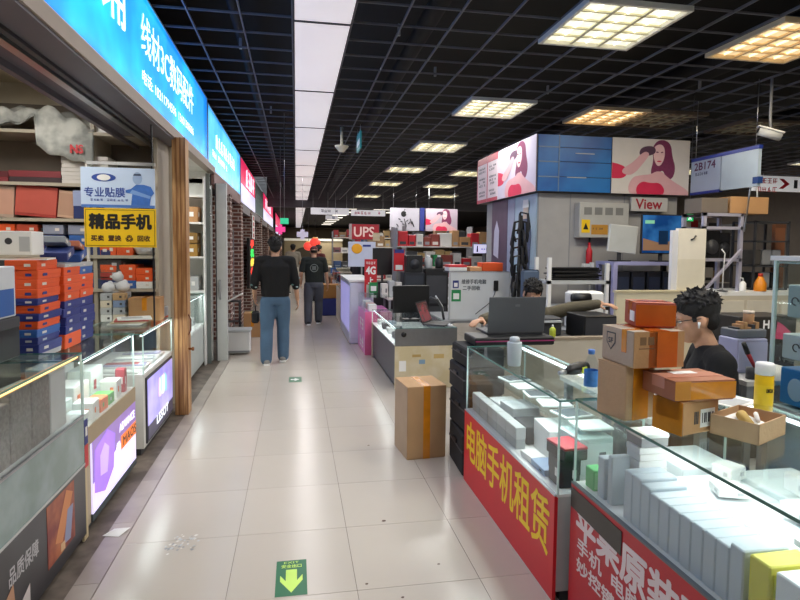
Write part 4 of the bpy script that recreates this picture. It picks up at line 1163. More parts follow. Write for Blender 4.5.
# ------------------------------------------------------------------ carton and black cases at the end of the counter
fc = carton('tall pale carton with orange tape standing on the aisle floor', (.31, .34, .555), (.955, 4.3, 0), .1, m=mat('#c09a70', .8, bump=.1), tape=TAPE, tdir='y', tw=.055, wrap=True)
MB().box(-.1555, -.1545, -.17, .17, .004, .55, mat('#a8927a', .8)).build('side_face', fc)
bx = [(1.3, 3.95, .3, .42, .3, 0), (1.3, 3.95, .28, .4, .26, .3), (1.3, 3.97, .3, .4, .2, .56), (1.3, 3.95, .27, .38, .14, .76)]
for k, (x, y, w, d, h, z) in enumerate(bx):
    t = thing('equipment_case', 'black equipment case, %s in the pile behind the tall carton' % ['bottom', 'second from the bottom', 'second from the top', 'top'][k], 'case', (x, y, z), random.uniform(-.05, .05), 'black cases behind the carton')
    MB().box(-w / 2, w / 2, -d / 2, d / 2, 0, h - .004, SOFTBLACK, bev=.012).build('shell', t)
    MB().box(-w / 2 - .003, w / 2 + .003, -d / 2 - .003, d / 2 + .003, h * .55, h * .6, DGREY).build('seam', t)
    MB().box(-w / 2 - .012, -w / 2, -.05, .05, h * .62, h * .72, BLACK, bev=.003).build('handle', t)
fx = thing('flat_case', 'wide flat black case with a magenta edge under the grey laptop', 'case', (1.55, 3.98, .902))
MB().box(-.3, .3, -.14, .14, 0, .06, BLACK, bev=.008).build('shell', fx)
MB().box(-.3, .3, -.143, -.14, .03, .038, mat('#a03468', .5)).build('edge_band', fx)
for k in range(1):
    t = thing('floor_box', ['squat black box on the floor behind the tall carton'][k], 'box', (1.02 + .1 * k, 4.72 + .25 * k, 0))
    MB().box(-.1, .1, -.12, .12, 0, .22 + .3 * k, SOFTBLACK, bev=.03).build('body', t)
    MB().tube([(-.05, 0, .21 + .3 * k), (-.03, 0, .26 + .3 * k), (.03, 0, .26 + .3 * k), (.05, 0, .21 + .3 * k)], .008, BLACK, 6).build('handle', t)
def laptop(label, loc, rz, w, d, ang, lidm, scr=None, group=None):
    """base with keyboard and hinged lid; the screen faces local -y, lid leans back"""
    t = thing('laptop', label, 'laptop', loc, rz, group)
    MB().box(-w / 2, w / 2, -d / 2, d / 2, 0, .018, DGREY, bev=.004).build('base', t)
    MB().box(-w * .44, w * .44, -d * .1, d * .4, .018, .0195, BLACK).build('keyboard', t)
    M = Matrix.Translation((0, d / 2, .018)) @ Matrix.Rotation(-ang, 4, 'X')
    ld = MB().box(-w / 2, w / 2, 0, .009, 0, d * .98, lidm, M, bev=.003).build('lid', t)
    if scr:
        MB().box(-w * .46, w * .46, -.001, 0, d * .06, d * .92, scr, M).build('screen', t)
    MB().box(-.018, .018, .009, .0098, d * .72, d * .78, mat('#6a6d72', .3), M).build('lid_badge', t)
    return t
lp = laptop('grey laptop seen from behind on the flat black case', (1.605, 4.12, .962), pi, .44, .27, .12, mat('#54575b', .35), mat('#20242a', .2))

# ------------------------------------------------------------------ repair desk behind
bp = thing('desk_partition', 'low beige desk partition behind the yellow lettered counter', 'partition', (2.3, 4.3, 0))
MB().box(-.85, .75, 0, .04, .0, .86, BEIGE).build('panel', bp)
MB().box(-.87, .77, -.01, .05, .86, .88, mat('#9d8f7c', .5)).build('top_rail', bp)
dk = thing('work_desk', 'dark topped work desk of the olive jacket man', 'desk', (2.35, 4.62, 0))
MB().box(-.75, .75, -.26, .3, .8, .83, mat('#4b4844', .5)).build('desktop', dk)
for x in (-.7, .66):
    for y in (-.24, .24):
        MB().box(x, x + .04, y, y + .04, 0, .8, GREY).build('leg', dk)
t = thing('computer_case', 'black computer case standing on the work desk', 'computer', (2.56, 4.62, .832))
MB().box(-.15, .15, -.17, .17, 0, .2, BLACK, bev=.006).build('shell', t)
MB().box(-.14, .14, -.175, -.17, .02, .18, DGREY).build('front_grille', t)
t = thing('glue_bottle', 'small yellow green bottle on the beige partition', 'bottle', (2.06, 4.32, .882))
MB().lathe([(.022, 0), (.025, .004), (.025, .065), (.01, .08)], mat('#b8c43c', .4), 14).build('body', t)
MB().lathe([(.009, .078), (.006, .1)], PAPER, 10).build('cap', t)
t = thing('printer', 'grey printer tray behind the glue bottle', 'printer', (2.2, 4.78, .832))
MB().box(-.12, .12, -.1, .1, 0, .16, DGREY, bev=.01).build('body', t)
MB().box(-.1, .1, -.14, -.08, .12, .135, LGREY).build('tray', t)
t = thing('white_printer', 'white printer with black roller beyond the black computer case', 'printer', (2.75, 5.1, .832))
MB().box(-.16, .16, -.1, .1, 0, .36, WHITE, bev=.02).build('body', t)
MB().tube([(-.17, -.1, .3), (.0, -.1, .3)], .05, BLACK, 12).build('roller', t)
MB().box(2.4, 3.0, 5.0, 5.25, .8, .83, GREY).box(2.42, 2.46, 5.02, 5.06, 0, .8, GREY).box(2.94, 2.98, 5.18, 5.22, 0, .8, GREY).build('side_table', None)
tag(bpy.data.objects['side_table'], 'narrow grey side table under the white printer', 'table')
# small repair bench by the seated man
rbch = thing('repair_bench', 'white repair bench in front of the seated man', 'desk', (1.76, 2.72, 0))
MB().box(-.17, .17, -.4, .5, .8, .825, mat('#dcd8d2', .5)).build('benchtop', rbch)
for x in (-.15, .11):
    MB().box(x, x + .04, -.38, -.34, 0, .8, GREY).build('leg', rbch)
    MB().box(x, x + .04, .44, .48, 0, .8, GREY).build('leg', rbch)
for k, (x, y) in enumerate([(1.72, 2.15), (1.83, 2.1), (1.74, 2.2)]):
    tag(MB().box(-.1, .1, -.07, .07, 0, .004, PAPER).box(-.08, .05, -.05, .04, .004, .005, LGREY).build('paper_sheet', None, (x, y, .9515 + k * .0055), .4 * k), '%s loose paper behind the open carton on the near counter' % ['bottom', 'middle', 'top'][k], 'paper', 'papers behind the open carton')
t = thing('storage_bin', 'lilac plastic drawer box behind the yellow bottle', 'box', (2.62, 2.95, .887), 0)
MB().box(-.1, .1, -.08, .08, 0, .2, LILAC, bev=.006).build('body', t)
MB().box(-.095, .095, -.084, -.08, .02, .18, mat('#c6c6e2', .5)).build('drawer', t)
bx2 = thing('parts_bench', 'narrow pale bench carrying the lilac drawer box', 'bench', (2.7, 2.95, 0))
MB().box(-.28, .28, -.27, .2, .86, .886, OFFW).build('benchtop', bx2)
for x in (-.27, .23):
    for y in (-.26, .15):
        MB().box(x, x + .04, y, y + .04, 0, .86, GREY).build('leg', bx2)
t = thing('parts_bin', 'clear grey tray of parts on the lilac box', 'tray', (2.63, 2.96, 1.088))
MB().box(-.1, .1, -.07, .07, 0, .05, mat('#6f7278', .4), bev=.006).build('tray', t)
for k in range(6):
    MB().box(-.08 + k * .026, -.06 + k * .026, -.04, .03, .045, .06 + .015 * (k % 3), random.choice([DGREY, CARD, mat('#c8c0b0', .5)])).build('small_part', t)
t = thing('jar', 'tan lidded jar on the tray of parts', 'jar', (2.68, 2.98, 1.14))
MB().lathe([(.028, 0), (.03, .01), (.03, .08), (.026, .09)], mat('#a8805c', .5), 14).build('body', t)
MB().lathe([(.031, .085), (.031, .1)], mat('#d8c8b8', .5), 14).build('lid', t)
t = thing('screwdriver', 'black and red screwdriver leaning by the lilac box', 'screwdriver', (2.5, 2.74, .93))
MB().tube([(.02, .0, .02), (-.03, .0, .1)], [.009, .012], mat('#b03038', .4), 8).build('shaft', t)
MB().tube([(-.03, .0, .1), (-.06, .0, .16)], [.014, .012], BLACK, 8).build('handle', t)
MB().lathe([(.03, -.042), (.03, .02)], DGREY, 12).build('holder', t)

# ------------------------------------------------------------------ tall glass cabinet at the right edge
gc = thing('glass_cabinet', 'tall glass cabinet of boxed headphones at the right edge', 'cabinet', (2.51, 2.62, 0), -pi / 2)
MB().box(0, .9, 0, .4, 0, .78, mat('#c9d2d2', .5)).build('base_cabinet', gc)
for z in (.78, 1.02, 1.24, 1.535):
    MB().box(0, .9, 0, .4, z, z + .012, GEDGEW if z > 1.5 else GLASS).build('shelf', gc)
MB().box(0, .9, 0, .005, .79, 1.55, GLASSC).build('front_pane', gc)
MB().box(0, .005, 0.006, .4, .79, 1.55, GLASSC).build('side_pane', gc)
MB().box(0, .9, .39, .4, .79, 1.55, mat('#b8cfce', .5)).build('back_panel', gc)
MB().box(-.008, .008, -.008, .008, .78, 1.56, GEDGEW).build('corner_post', gc)
MB().box(-.02, .92, -.02, .42, 1.55, 1.575, WHITE).build('top_board', gc)
def emblem(parent, x, y, z, m):
    mb = MB()
    mb.tube([(x + .02 * cos(a * .7), y, z + .02 * sin(a * .7)) for a in range(8)], .003, m, 6)
    mb.tube([(x + .05 + .02 * cos(a * .7), y, z + .02 * sin(a * .7)) for a in range(8)], .003, m, 6)
    mb.build('printed_emblem', parent)
for k, (z, x, w, h, m, nm) in enumerate([(1.252, .04, .2, .17, mat('#9fb4b4', .5), 'grey green'), (1.252, .27, .22, .2, mat('#5a6470', .5), 'slate'), (1.032, .02, .28, .13, mat('#cfdcde', .5), 'pale'), (1.032, .34, .26, .15, WHITE, 'white'), (.792, .02, .3, .19, mat('#3f8fd0', .4), 'bright blue'), (.792, .36, .3, .18, mat('#cfd8dc', .5), 'silver')]):
    t = thing('headphone_box', '%s boxed headphones in the tall glass cabinet' % nm, 'box', (2.51 + .16, 2.62 - x - w / 2, z + .003), -pi / 2)
    MB().box(-w / 2, w / 2, -.12, .12, 0, h, m, bev=.004).build('body', t)
    if nm == 'bright blue':
        MB().ball((-.05, -.122, h * .45), (.05, .004, .06), mat('#b8d4e8', .4), 14, 8).build('printed_headphone', t)
    else:
        emblem(t, -.05, -.123, h * .5, DGREY)

# ------------------------------------------------------------------ partition, foam board and steel rack behind the repair bench
t = thing('desk_partition', 'cream partition panel behind the taped boxes', 'partition', (3.0, 4.95, 0))
MB().box(0, .98, 0, .04, 0, 1.19, CREAM).build('panel', t)
MB().box(-.01, .99, -.008, .048, 1.19, 1.21, mat('#c9bd9c', .5)).build('top_rail', t)
t = thing('foam_board', 'white foam board sheet with a short black mark standing on the partition', 'board', (3.66, 4.98, 1.211), 0)
MB().box(0, .3, 0, .05, 0, .6, mat('#e6dfcf', .6)).build('sheet', t)
MB().box(.0, .3, -.001, .0, 0, .3, mat('#ded6c2', .6)).build('lower_sheet', t)
MB().box(-.06, 0, .01, .05, 0, .58, mat('#d8d8dc', .6)).build('edge', t)
MB().tube([(.13, -.004, .49), (.16, -.004, .5), (.185, -.004, .53)], .008, BLACK, 6).build('black_mark', t)
wt = thing('wall_bench', 'long white bench top carrying the steel rack', 'bench', (3.95, 4.98, 0))
MB().box(0, 1.4, 0, .5, 1.15, 1.19, WHITE).build('benchtop', wt)
MB().box(0, 1.2, .0, .35, 0, 1.15, mat('#bfb6a4', .6)).build('cabinet', wt)
for x in (.1, .5, .9):
    MB().box(x, x + .36, -.012, 0, .5, 1.1, mat('#cfc8b8', .6)).build('cabinet_door', wt)
rk = thing('steel_rack', 'pale steel rack with a diagonal brace on the white bench', 'rack', (3.98, 5.05, 1.19))
ST = mat('#b9b6c6', .4, metal=.3)
for x in (0, .42):
    for y in (0, .3):
        MB().box(x, x + .035, y, y + .035, 0, .782, ST).build('post', rk)
for z in (.3, .62, .752):
    MB().box(0, .45, 0, .03, z, z + .03, ST).build('rail', rk)
    MB().box(0, .45, .3, .33, z, z + .03, ST).build('rail', rk)
MB().bar((.05, -.01, .03), (.43, -.01, .42), .03, .02, ST).build('brace', rk)
MB().bar((.44, -.025, .6), (.49, -.025, 1.05), .012, .012, STEEL).build('brace', rk)
for k, (x, y, w, h, nm) in enumerate([(4.12, 5.2, .2, .28, 'left'), (4.3, 5.25, .16, .26, 'right')]):
    t = thing('speaker', 'black speaker inside the steel rack, %s one' % nm, 'speaker', (x, y, 1.522))
    MB().box(-w / 2, w / 2, -.1, .1, 0, h, BLACK, bev=.008).build('shell', t)
    MB().lathe([(.0, 0), (w * .35, .002), (w * .38, .01)], DGREY, 16, Matrix.Translation((0, -.101, h * .4)) @ Matrix.Rotation(pi / 2, 4, 'X')).build('cone', t)
t = thing('cable_hook', 'thin white cable stand in the open rack', 'cable', (4.2, 5.02, 1.192))
MB().tube([(0, 0, 0), (.0, 0, .2), (.01, 0, .38), (-.03, 0, .42)], .006, WHITE, 6).build('cable', t)
MB().lathe([(.05, 0), (.05, .008)], DGREY, 12).build('base', t)
carton('brown carton lying on top of the steel rack', (.44, .26, .17), (4.53, 5.22, 1.975), 0, CARD, None, 'x')
carton('grey brown carton left of the brown one on the steel rack', (.3, .26, .15), (4.13, 5.22, 1.975), 0, mat('#6f655c', .8), None, 'x')
t = thing('dark_box', 'grey brown box left of the carton on the rack top', 'box', (4.03, 5.5, 1.0))
bpy.data.objects.remove(t)
t = thing('orange_bottle', 'orange spray bottle with a red cap on the white bench', 'bottle', (4.64, 5.03, 1.192))
MB().lathe([(.055, 0), (.058, .01), (.055, .08), (.03, .13), (.02, .15)], mat('#e08a20', .35), 16).build('body', t)
MB().lathe([(.022, .148), (.022, .18)], mat('#b8301c', .4), 12).build('cap', t)
t = thing('white_bottle', 'small white pump bottle on the white bench', 'bottle', (4.43, 5.02, 1.192))
MB().lathe([(.03, 0), (.032, .01), (.03, .08), (.012, .1)], WHITE, 14).build('body', t)
MB().tube([(0, 0, .1), (0, 0, .13), (-.03, 0, .135)], .006, WHITE, 6).build('pump', t)
t = thing('wire_crate', 'dark wire crate stack right of the steel rack', 'crate', (4.86, 5.3, 1.192))
for x in (-.2, .2):
    for y in (-.15, .15):
        MB().box(x, x + .02, y, y + .02, 0, .72, DGREY).build('post', t)
for z in (.0, .24, .5, .7):
    MB().box(-.2, .22, -.15, .17, z, z + .015, DGREY).build('shelf', t)
for z in (.02, .26):
    for k in range(3):
        MB().box(-.17 + k * .12, -.07 + k * .12, -.1, .12, z, z + .16, random.choice([mat('#4c4844', .6), BLACK, GREY]), bev=.006).build('stored_part', t)
t = thing('brown_board', 'upright brown board at the right beside the wire crate', 'board', (5.14, 5.4, 1.192))
MB().box(0, .13, 0, .05, 0, .7, mat('#8a5a40', .6), bev=.004).build('panel', t)
MB().box(.0, .13, -.003, 0, .66, .7, mat('#6a4430', .6)).build('edge_strip', t)
t = thing('picture_carton', 'dark carton with pink hand picture under the white bench', 'box', (3.55, 3.9, .0))
MB().box(-.25, .25, -.15, .15, 0, .88, DGREY, bev=.005).build('body', t)
MB().box(-.25, .25, -.15, .15, .882, 1.1, mat('#2a2622', .5), bev=.005).build('upper_box', t)
MB().prism([(.06, .93), (.14, .92), (.2, .98), (.12, 1.04), (.08, 1.06)], .0012, PINK, Matrix.Translation((0, -.1515, 0))).build('pink_print', t)
text('H', .05, .06, PAPER, t, (-.02, -.1505, 1.04), .003)

# ------------------------------------------------------------------ metal shelves and screens in front of the kiosk
sf = thing('metal_shelf', 'white metal shelf of keyboards in front of the kiosk', 'shelf', (2.79, 6.0, 0))
for x in (0, .71):
    for y in (0, .35):
        MB().box(x, x + .04, y, y + .04, 0, 1.5 if x == 0 else 1.44, WHITE).build('post', sf)
for z in (.6, .9, 1.2):
    MB().box(0, .75, 0, .39, z, z + .04, LGREY).build('shelf_board', sf)
for k in range(7):
    t = thing('keyboard', 'black keyboard, %s in the heap on the white metal shelf' % ORD[k], 'keyboard', (3.15 + .02 * (k % 3), 6.14 + .03 * (k % 2), 1.242 + k * .021), random.uniform(-.1, .1), 'keyboards on the metal shelf')
    MB().box(-.3, .3, -.08, .08, 0, .018, BLACK, bev=.003).build('body', t)
    MB().box(-.28, .28, -.065, .065, .018, .0205, DGREY).build('keys', t)
t = thing('small_fire_torch', 'red torch hanging below the electrical box', 'tool', (3.58, 6.55, 1.42))
MB().lathe([(.035, 0), (.038, .02), (.038, .16), (.02, .2), (.015, .26)], RED, 12).build('body', t)
MB().lathe([(.012, .25), (.012, .34)], BLACK, 10).build('nozzle', t)
MB().box(-.08, .04, -.03, .03, -.07, .0, PAPER).build('paper_tag', t)
tb = thing('lilac_table', 'lilac metal table carrying two screens', 'table', (3.56, 5.95, 0))
LT = mat('#9c9cc6', .4)
MB().box(0, .92, 0, .4, 1.42, 1.46, LT).build('tabletop', tb)
for x in (0, .86):
    for y in (0, .34):
        MB().box(x, x + .05, y, y + .05, 0, 1.42, LT if x == 0 else DGREY).build('leg', tb)
MB().box(.05, .86, .1, .38, .95, .98, DGREY).build('lower_shelf', tb)
for k in range(4):
    t = thing('computer_case', 'dark computer case on the lower shelf of the lilac table, %s from the left' % ORD[k], 'computer', (3.72 + k * .2, 6.15, .982), 0, 'computers under the lilac table')
    MB().box(-.085, .085, -.14, .14, 0, .36, mat('#1c1e26', .4), bev=.006).build('shell', t)
    MB().box(-.07, .07, -.145, -.14, .05, .3, mat('#2c3348', .4)).build('front_grille', t)
def monitor(label, loc, rz, w, h, back, scr, stand=.12, tilt=0):
    t = thing('monitor', label, 'monitor', loc, rz)
    MB().box(-.1, .1, -.08, .08, 0, .012, BLACK, bev=.003).build('foot', t)
    MB().box(-.02, .02, .0, .025, .01, stand + h * .4, DGREY).build('stand', t)
    M = Matrix.Rotation(tilt, 4, 'Y')
    MB().box(-w / 2, w / 2, -.03, .0, stand, stand + h, back, M, bev=.005).build('housing', t)
    MB().box(-w / 2 + .012, w / 2 - .012, -.032, -.029, stand + .012, stand + h - .012, scr, M).build('screen', t)
    return t
t = monitor('white backed monitor turned away on the lilac table', (3.72, 6.1, 1.462), 0, .36, .32, mat('#c6c8c6', .5), mat('#b4b7b6', .5), .1, .08)
SB = two_tone('#123a72', '#2f6aa8', .2, 3, emit=.35)
t = monitor('blue pictured monitor on the lilac table', (4.22, 6.05, 1.462), 0, .56, .46, BLACK, SB, .09)
MB().prism([(-.26, .13), (.26, .13), (.26, .2), (.1, .24), (-.05, .22), (-.26, .27)], .001, mat('#8a6a52', .3, emit=.3), Matrix.Translation((0, -.0335, 0))).build('picture_ground', t)
MB().prism([(-.06, .2), (.06, .2), (.06, .36), (-.06, .36)], .001, mat('#163050', .3, emit=.2), Matrix.Translation((0, -.0345, 0))).build('picture_block', t)
MB().box(-.24, -.12, -.0345, -.0335, .44, .48, mat('#7ac0a0', .3, emit=.3)).build('picture_badge', t)

# ------------------------------------------------------------------ kiosk with the overhead sign
WALLG = mat('#a5a3a2', .7, var=.06)
kp = thing('kiosk_pillar', 'grey clad pillar under the blue and pink kiosk sign', 'pillar', (2.92, 6.62, 0))
MB().box(0, 1.9, 0, 1.9, 0, 2.285, WALLG).build('shaft', kp)
for x in (.0, .42, 1.15):
    MB().box(x, x + .012, -.004, 0, 0, 2.28, GREY).build('panel_joint', kp)
eb = thing('electrical_box', 'grey electrical box with yellow warning sticker on the pillar', 'electrical box', (3.4, 6.48, 1.74))
MB().box(0, .66, 0, .135, 0, .43, mat('#b4b3ae', .5), bev=.006).build('housing', eb)
for x in (.06, .2, .34, .48):
    MB().box(x, x + .1, -.004, 0, .28, .37, mat('#7c7c7a', .5)).build('window_slot', eb)
MB().box(.03, .14, -.003, 0, .06, .22, YEL).build('warning_sticker', eb)
MB().prism([(.05, .1), (.12, .1), (.085, .18)], .001, BLACK, Matrix.Translation((0, -.0045, 0))).build('warning_triangle', eb)
MB().box(.16, .38, -.003, 0, .04, .16, mat('#b88430', .5)).build('orange_plate', eb)
marks([8], DGREY, eb, .18, .12, -.0035, .014, .006, .02)
vb = thing('view_board', 'grey board with red handwriting right of the electrical box', 'sign', (4.1, 6.5, 2.08))
MB().box(0, .5, 0, .03, 0, .17, mat('#c2c0bd', .5)).build('board', vb)
text('View', .36, .12, mat('#a02030', .4), vb, (.24, -.001, .09), .004)
ks = thing('kiosk_sign', 'overhead kiosk sign with blue panel and pink model posters', 'sign', (2.83, 6.5, 2.29))
KH = .68
MB().box(.01, 2.05, .01, 2.25, 0, KH, mat('#4a4648', .5)).build('sign_box', ks)
KB = two_tone('#1d5aa0', '#2a74b8', .35, 2)
pn = [(0, .18), (.18, .36), (.36, .53), (.53, KH)]
for z0, z1 in pn:
    for x0, x1 in ((.02, .29), (.29, .98)):
        MB().box(x0 + .004, x1 - .004, -.004, .01, z0 + .004, z1 - .004, KB).build('blue_panel', ks)
for z0 in (.17, .35, .525):
    MB().box(.03, .3, -.012, -.004, z0, z0 + .012, mat('#7f93a8', .4)).build('slat', ks)
MB().box(.5, .75, -.012, -.004, .46, .47, LGREY).build('slat', ks)
MB().box(.4, .65, -.012, -.004, .17, .18, LGREY).build('slat', ks)
for x in (.29,):
    MB().box(x - .006, x + .006, -.01, -.003, 0, KH, mat('#6a7f98', .4)).build('slat', ks)
def woman_poster(parent, w, h, loc, rot, bg):
    """advert print of a model holding a camera: flat shapes on a sheet, drawn in XZ"""
    r = MB().box(0, w, -.004, .004, 0, h, bg).build('poster_sheet', parent, loc, rot=rot)
    SKN, HR, RD = mat('#dba9ae', .5), mat('#7a2f55', .5, var=.15, scale=30), mat('#d2244e', .5)
    X = lambda a: a * w
    Z = lambda a: a * h
    T = lambda k: Matrix.Translation((0, -.0045 - .0009 * k, 0))
    def P(pts, m, k):
        for _ in range(2):
            pts = [q for i in range(len(pts)) for a, b in [(pts[i], pts[(i + 1) % len(pts)])] for q in ((a[0] * .75 + b[0] * .25, a[1] * .75 + b[1] * .25), (a[0] * .25 + b[0] * .75, a[1] * .25 + b[1] * .75))]
        pts = [(max(0, min(1, a)), max(0, min(1, b))) for a, b in pts]
        return MB().prism([(X(a), Z(b)) for a, b in pts], .0008, m, T(k))
    P([(.56, .97), (.66, 1.0), (.75, .92), (.77, .7), (.82, .5), (.79, .3), (.7, .26), (.66, .45), (.6, .4), (.53, .3), (.49, .4), (.53, .62), (.5, .82)], HR, 0).build('hair', r)
    P([(.26, -.05), (.8, -.05), (1.04, .0), (.96, .12), (.8, .24), (.7, .34), (.64, .42), (.56, .42), (.5, .36), (.36, .34), (.26, .3), (.2, .1)], SKN, 1).build('shoulders', r)
    P([(.54, .88), (.62, .92), (.67, .84), (.67, .66), (.62, .52), (.57, .52), (.53, .64), (.52, .78)], mat('#ecc3c4', .5), 2).build('face', r)
    P([(.35, -.08), (.6, -.08), (.7, .06), (.62, .22), (.5, .2), (.38, .24), (.3, .1)], RD, 3).build('red_top', r)
    P([(.33, .7), (.36, .84), (.48, .88), (.55, .84), (.55, .74), (.44, .68)], mat('#5a3a52', .5), 3).build('camera', r)
    P([(.12, .36), (.26, .32), (.42, .6), (.48, .74), (.4, .78), (.26, .56), (.14, .46)], SKN, 4).build('arm', r)
    P([(.56, .6), (.6, .585), (.64, .6), (.6, .62)], RD, 4).build('lips', r)
    P([(.55, .76), (.585, .75), (.59, .77), (.56, .78)], HR, 4).build('eye', r)
    P([(.62, .75), (.65, .76), (.645, .78), (.615, .77)], HR, 4).build('eye', r)
    P([(-.1, .28), (.12, .26), (.2, .34), (.18, .5), (-.1, .58)], RD, 0).build('red_cushion', r)
    return r
woman_poster(ks, 1.06, KH, (.985, -.008, 0), (0, 0, 0), mat('#d9d2cc', .5, var=.05))
# left face: poster toward the aisle (local x runs toward the viewer)
woman_poster(ks, 1.3, KH, (.0, 1.3, 0), (0, 0, -pi / 2), mat('#cbc2d4', .4, var=.04))
for k in range(2):
    y = 2.24 - k * .47
    r = MB().box(0, .46, -.006, .004, 0, KH, mat('#d8c6cc', .4)).build('price_panel', ks, (.0, y, 0), rot=(0, 0, -pi / 2))
    MB().box(.0, .46, -.008, -.006, KH - .1, KH, mat('#b83048', .4)).box(0, .46, -.008, -.006, 0, .05, mat('#b83048', .4)).box(.0, .03, -.008, -.006, 0, KH, mat('#b83048', .4)).build('red_border', r)
    marks([5, 5, 0, 5, 5, 5, 0, 5, 5], DGREY, r, .1, KH - .15, -.007, .045, .015, .03)
for i, (y0, y1, m) in enumerate([(8.25 - 6.62, 7.62 - 6.62, mat('#5a4a5e', .4, var=.15)), (7.6 - 6.62, 7.35 - 6.62, mat('#9aa4bc', .4)), (7.33 - 6.62, 6.64 - 6.62, mat('#a8c0d0', .4, var=.1))]):
    MB().box(-.012, 0, y1, y0, 1.2, 2.28, m).build('side_poster', kp)
fp = MB()
fpM = Matrix.Translation((-.02, .7, 0)) @ Matrix.Rotation(-pi / 2, 4, 'Z')
fp.prism([(.2, 1.2), (.5, 1.2), (.55, 1.8), (.48, 2.0), (.28, 2.0), (.2, 1.8)], .004, mat('#4a5a78', .5), fpM)
fp.prism([(.3, 1.98), (.46, 1.98), (.46, 2.14), (.3, 2.14)], .004, mat('#c9b8a8', .5), Matrix.Translation((-.005, 0, 0)) @ fpM)
fp.prism([(.28, 2.12), (.48, 2.12), (.46, 2.22), (.3, 2.22)], .004, PAPER, Matrix.Translation((-.008, 0, 0)) @ fpM)
fp.build('printed_figure', kp)
MB().prism([(.08, 1.25), (.28, 1.2), (.3, 1.6), (.2, 1.75), (.1, 1.6)], .004, mat('#c9c6d8', .5), Matrix.Translation((-.02, 1.6, .25)) @ Matrix.Rotation(-pi / 2, 4, 'Z')).build('printed_emblem', kp)
# black tool rack and chair in front of the pillar corner
t = thing('tool_rack', 'black rack hung with dark cables at the pillar corner', 'rack', (2.7, 6.62, 0))
MB().box(-.02, .02, -.02, .02, 0, 2.0, BLACK).build('pole', t)
MB().box(-.15, .15, -.15, .15, 0, .03, BLACK).build('base', t)
for k in range(26):
    a = k * 2.3
    z = 1.1 + (k % 9) * .105
    MB().tube([(0, 0, z + .1), (.09 * cos(a), .06 * sin(a), z + .08), (.11 * cos(a), .07 * sin(a), z - .08), (.09 * cos(a + .3), .07 * sin(a + .3), z - .16)], [.01, .016, .022, .012], [BLACK, SOFTBLACK, mat('#24262e', .6)][k % 3], 7).build('hanging_cable', t)
t = thing('office_chair', 'office chair with a blue grey back near the whiteboard', 'chair', (2.4, 5.62, 0))
MB().box(-.1, .1, -.05, .0, 1.0, 1.38, mat('#46566e', .6), bev=.03).build('backrest', t)
MB().box(-.22, .22, -.04, .42, .45, .53, mat('#2a2e38', .7), bev=.03).build('seat', t)
MB().tube([(0, .15, .08), (0, .15, .46)], .03, BLACK, 10).build('column', t)
MB().bar((0, -.03, .5), (0, -.03, 1.02), .06, .03, BLACK).build('back_support', t)
for k in range(5):
    a = 2 * pi * k / 5
    MB().bar((0, .15, .09), (.26 * cos(a), .15 + .26 * sin(a), .05), .04, .03, BLACK).ball((.26 * cos(a), .15 + .26 * sin(a), .03), .03, BLACK, 8, 6).build('leg', t)

# ------------------------------------------------------------------ sign boards, camera and far signs on the right
sb = thing('stall_sign', 'pale blue stall number sign reading 2B174', 'sign', (4.9, 6.48, 2.3), -pi / 2)
PBL = mat('#aebed6', .4, var=.03)
MB().box(0, .5, 0, .04, 0, .42, PBL).build('board', sb)
MB().box(.52, 1.06, 0, .04, .0, .42, mat('#b6c8d8', .4)).build('board', sb)
MB().box(0, 1.07, -.004, .044, .4, .44, mat('#2a3f9a', .4)).build('top_band', sb)
MB().box(0, .5, -.004, .044, -.01, .02, mat('#2a3f9a', .4)).build('bottom_band', sb)
MB().box(1.0, 1.08, -.006, .05, .03, .1, mat('#2a4a8a', .4)).build('bracket', sb)
text('2B174', .36, .09, mat('#5a2a58', .4), sb, (.24, -.001, .33), .003)
marks([6], mat('#3a3a6a', .4), sb, .08, .255, -.001, .025, .012, .035)
MB().tube([(.05, .02, .42), (.05, .02, 1.15)], .005, STEEL, 6).build('hanging_wire', sb)
MB().tube([(1.0, .02, .42), (1.0, .02, 1.15)], .005, STEEL, 6).build('hanging_wire', sb)
MB().tube([(1.04, .02, 0), (1.06, .02, -.3)], .008, LGREY, 6).build('support_rod', sb)
cc = thing('security_camera', 'white bullet security camera under the ceiling grid', 'camera', (4.93, 5.3, 2.83))
Mc = Matrix.Rotation(-.5, 4, 'Z') @ Matrix.Rotation(.35, 4, 'Y')
MB().tube([tuple(Mc @ Vector(p)) for p in ((-.12, 0, 0), (.1, 0, 0))], .045, LGREY, 14).build('body', cc)
MB().box(-.15, .11, -.05, .05, .035, .05, WHITE, Mc, bev=.004).build('sunshield', cc)
MB().tube([(0, 0, .03), (.0, .02, .2), (.0, .02, .58)], .014, GREY, 8).build('bracket', cc)
MB().lathe([(.03, 0), (.03, .01)], BLACK, 14, Mc @ Matrix.Translation((-.125, 0, 0)) @ Matrix.Rotation(-pi / 2, 4, 'Y')).build('lens', cc)
ds = thing('direction_sign', 'white hanging direction sign with red arrow at far right', 'sign', (10.75, 12, 3.04))
MB().box(0, 2.4, 0, .08, 0, .36, mat('#e2e0e0', .4, emit=.35)).build('board', ds)
MB().prism([(.82, .06), (1.0, .18), (.82, .3), (.7, .3), (.86, .18), (.7, .06)], .003, RED, Matrix.Translation((0, -.005, 0))).build('arrow', ds)
marks([4, 4], RED, ds, .08, .3, -.004, .12, .03, .12)
MB().prism([(1.12, .08), (1.22, .08), (1.22, .28), (1.12, .28)], .003, DGREY, Matrix.Translation((0, -.005, 0))).build('pictogram', ds)
for x in (.3, 2.0):
    MB().tube([(x, .04, .36), (x, .04, .42)], .008, STEEL, 6).build('hanging_wire', ds)
ex = thing('exit_sign', 'small green lit exit sign above the blue monitor', 'sign', (6.75, 9.0, 2.1))
MB().box(0, .14, 0, .04, 0, .14, BLACK).build('housing', ex)
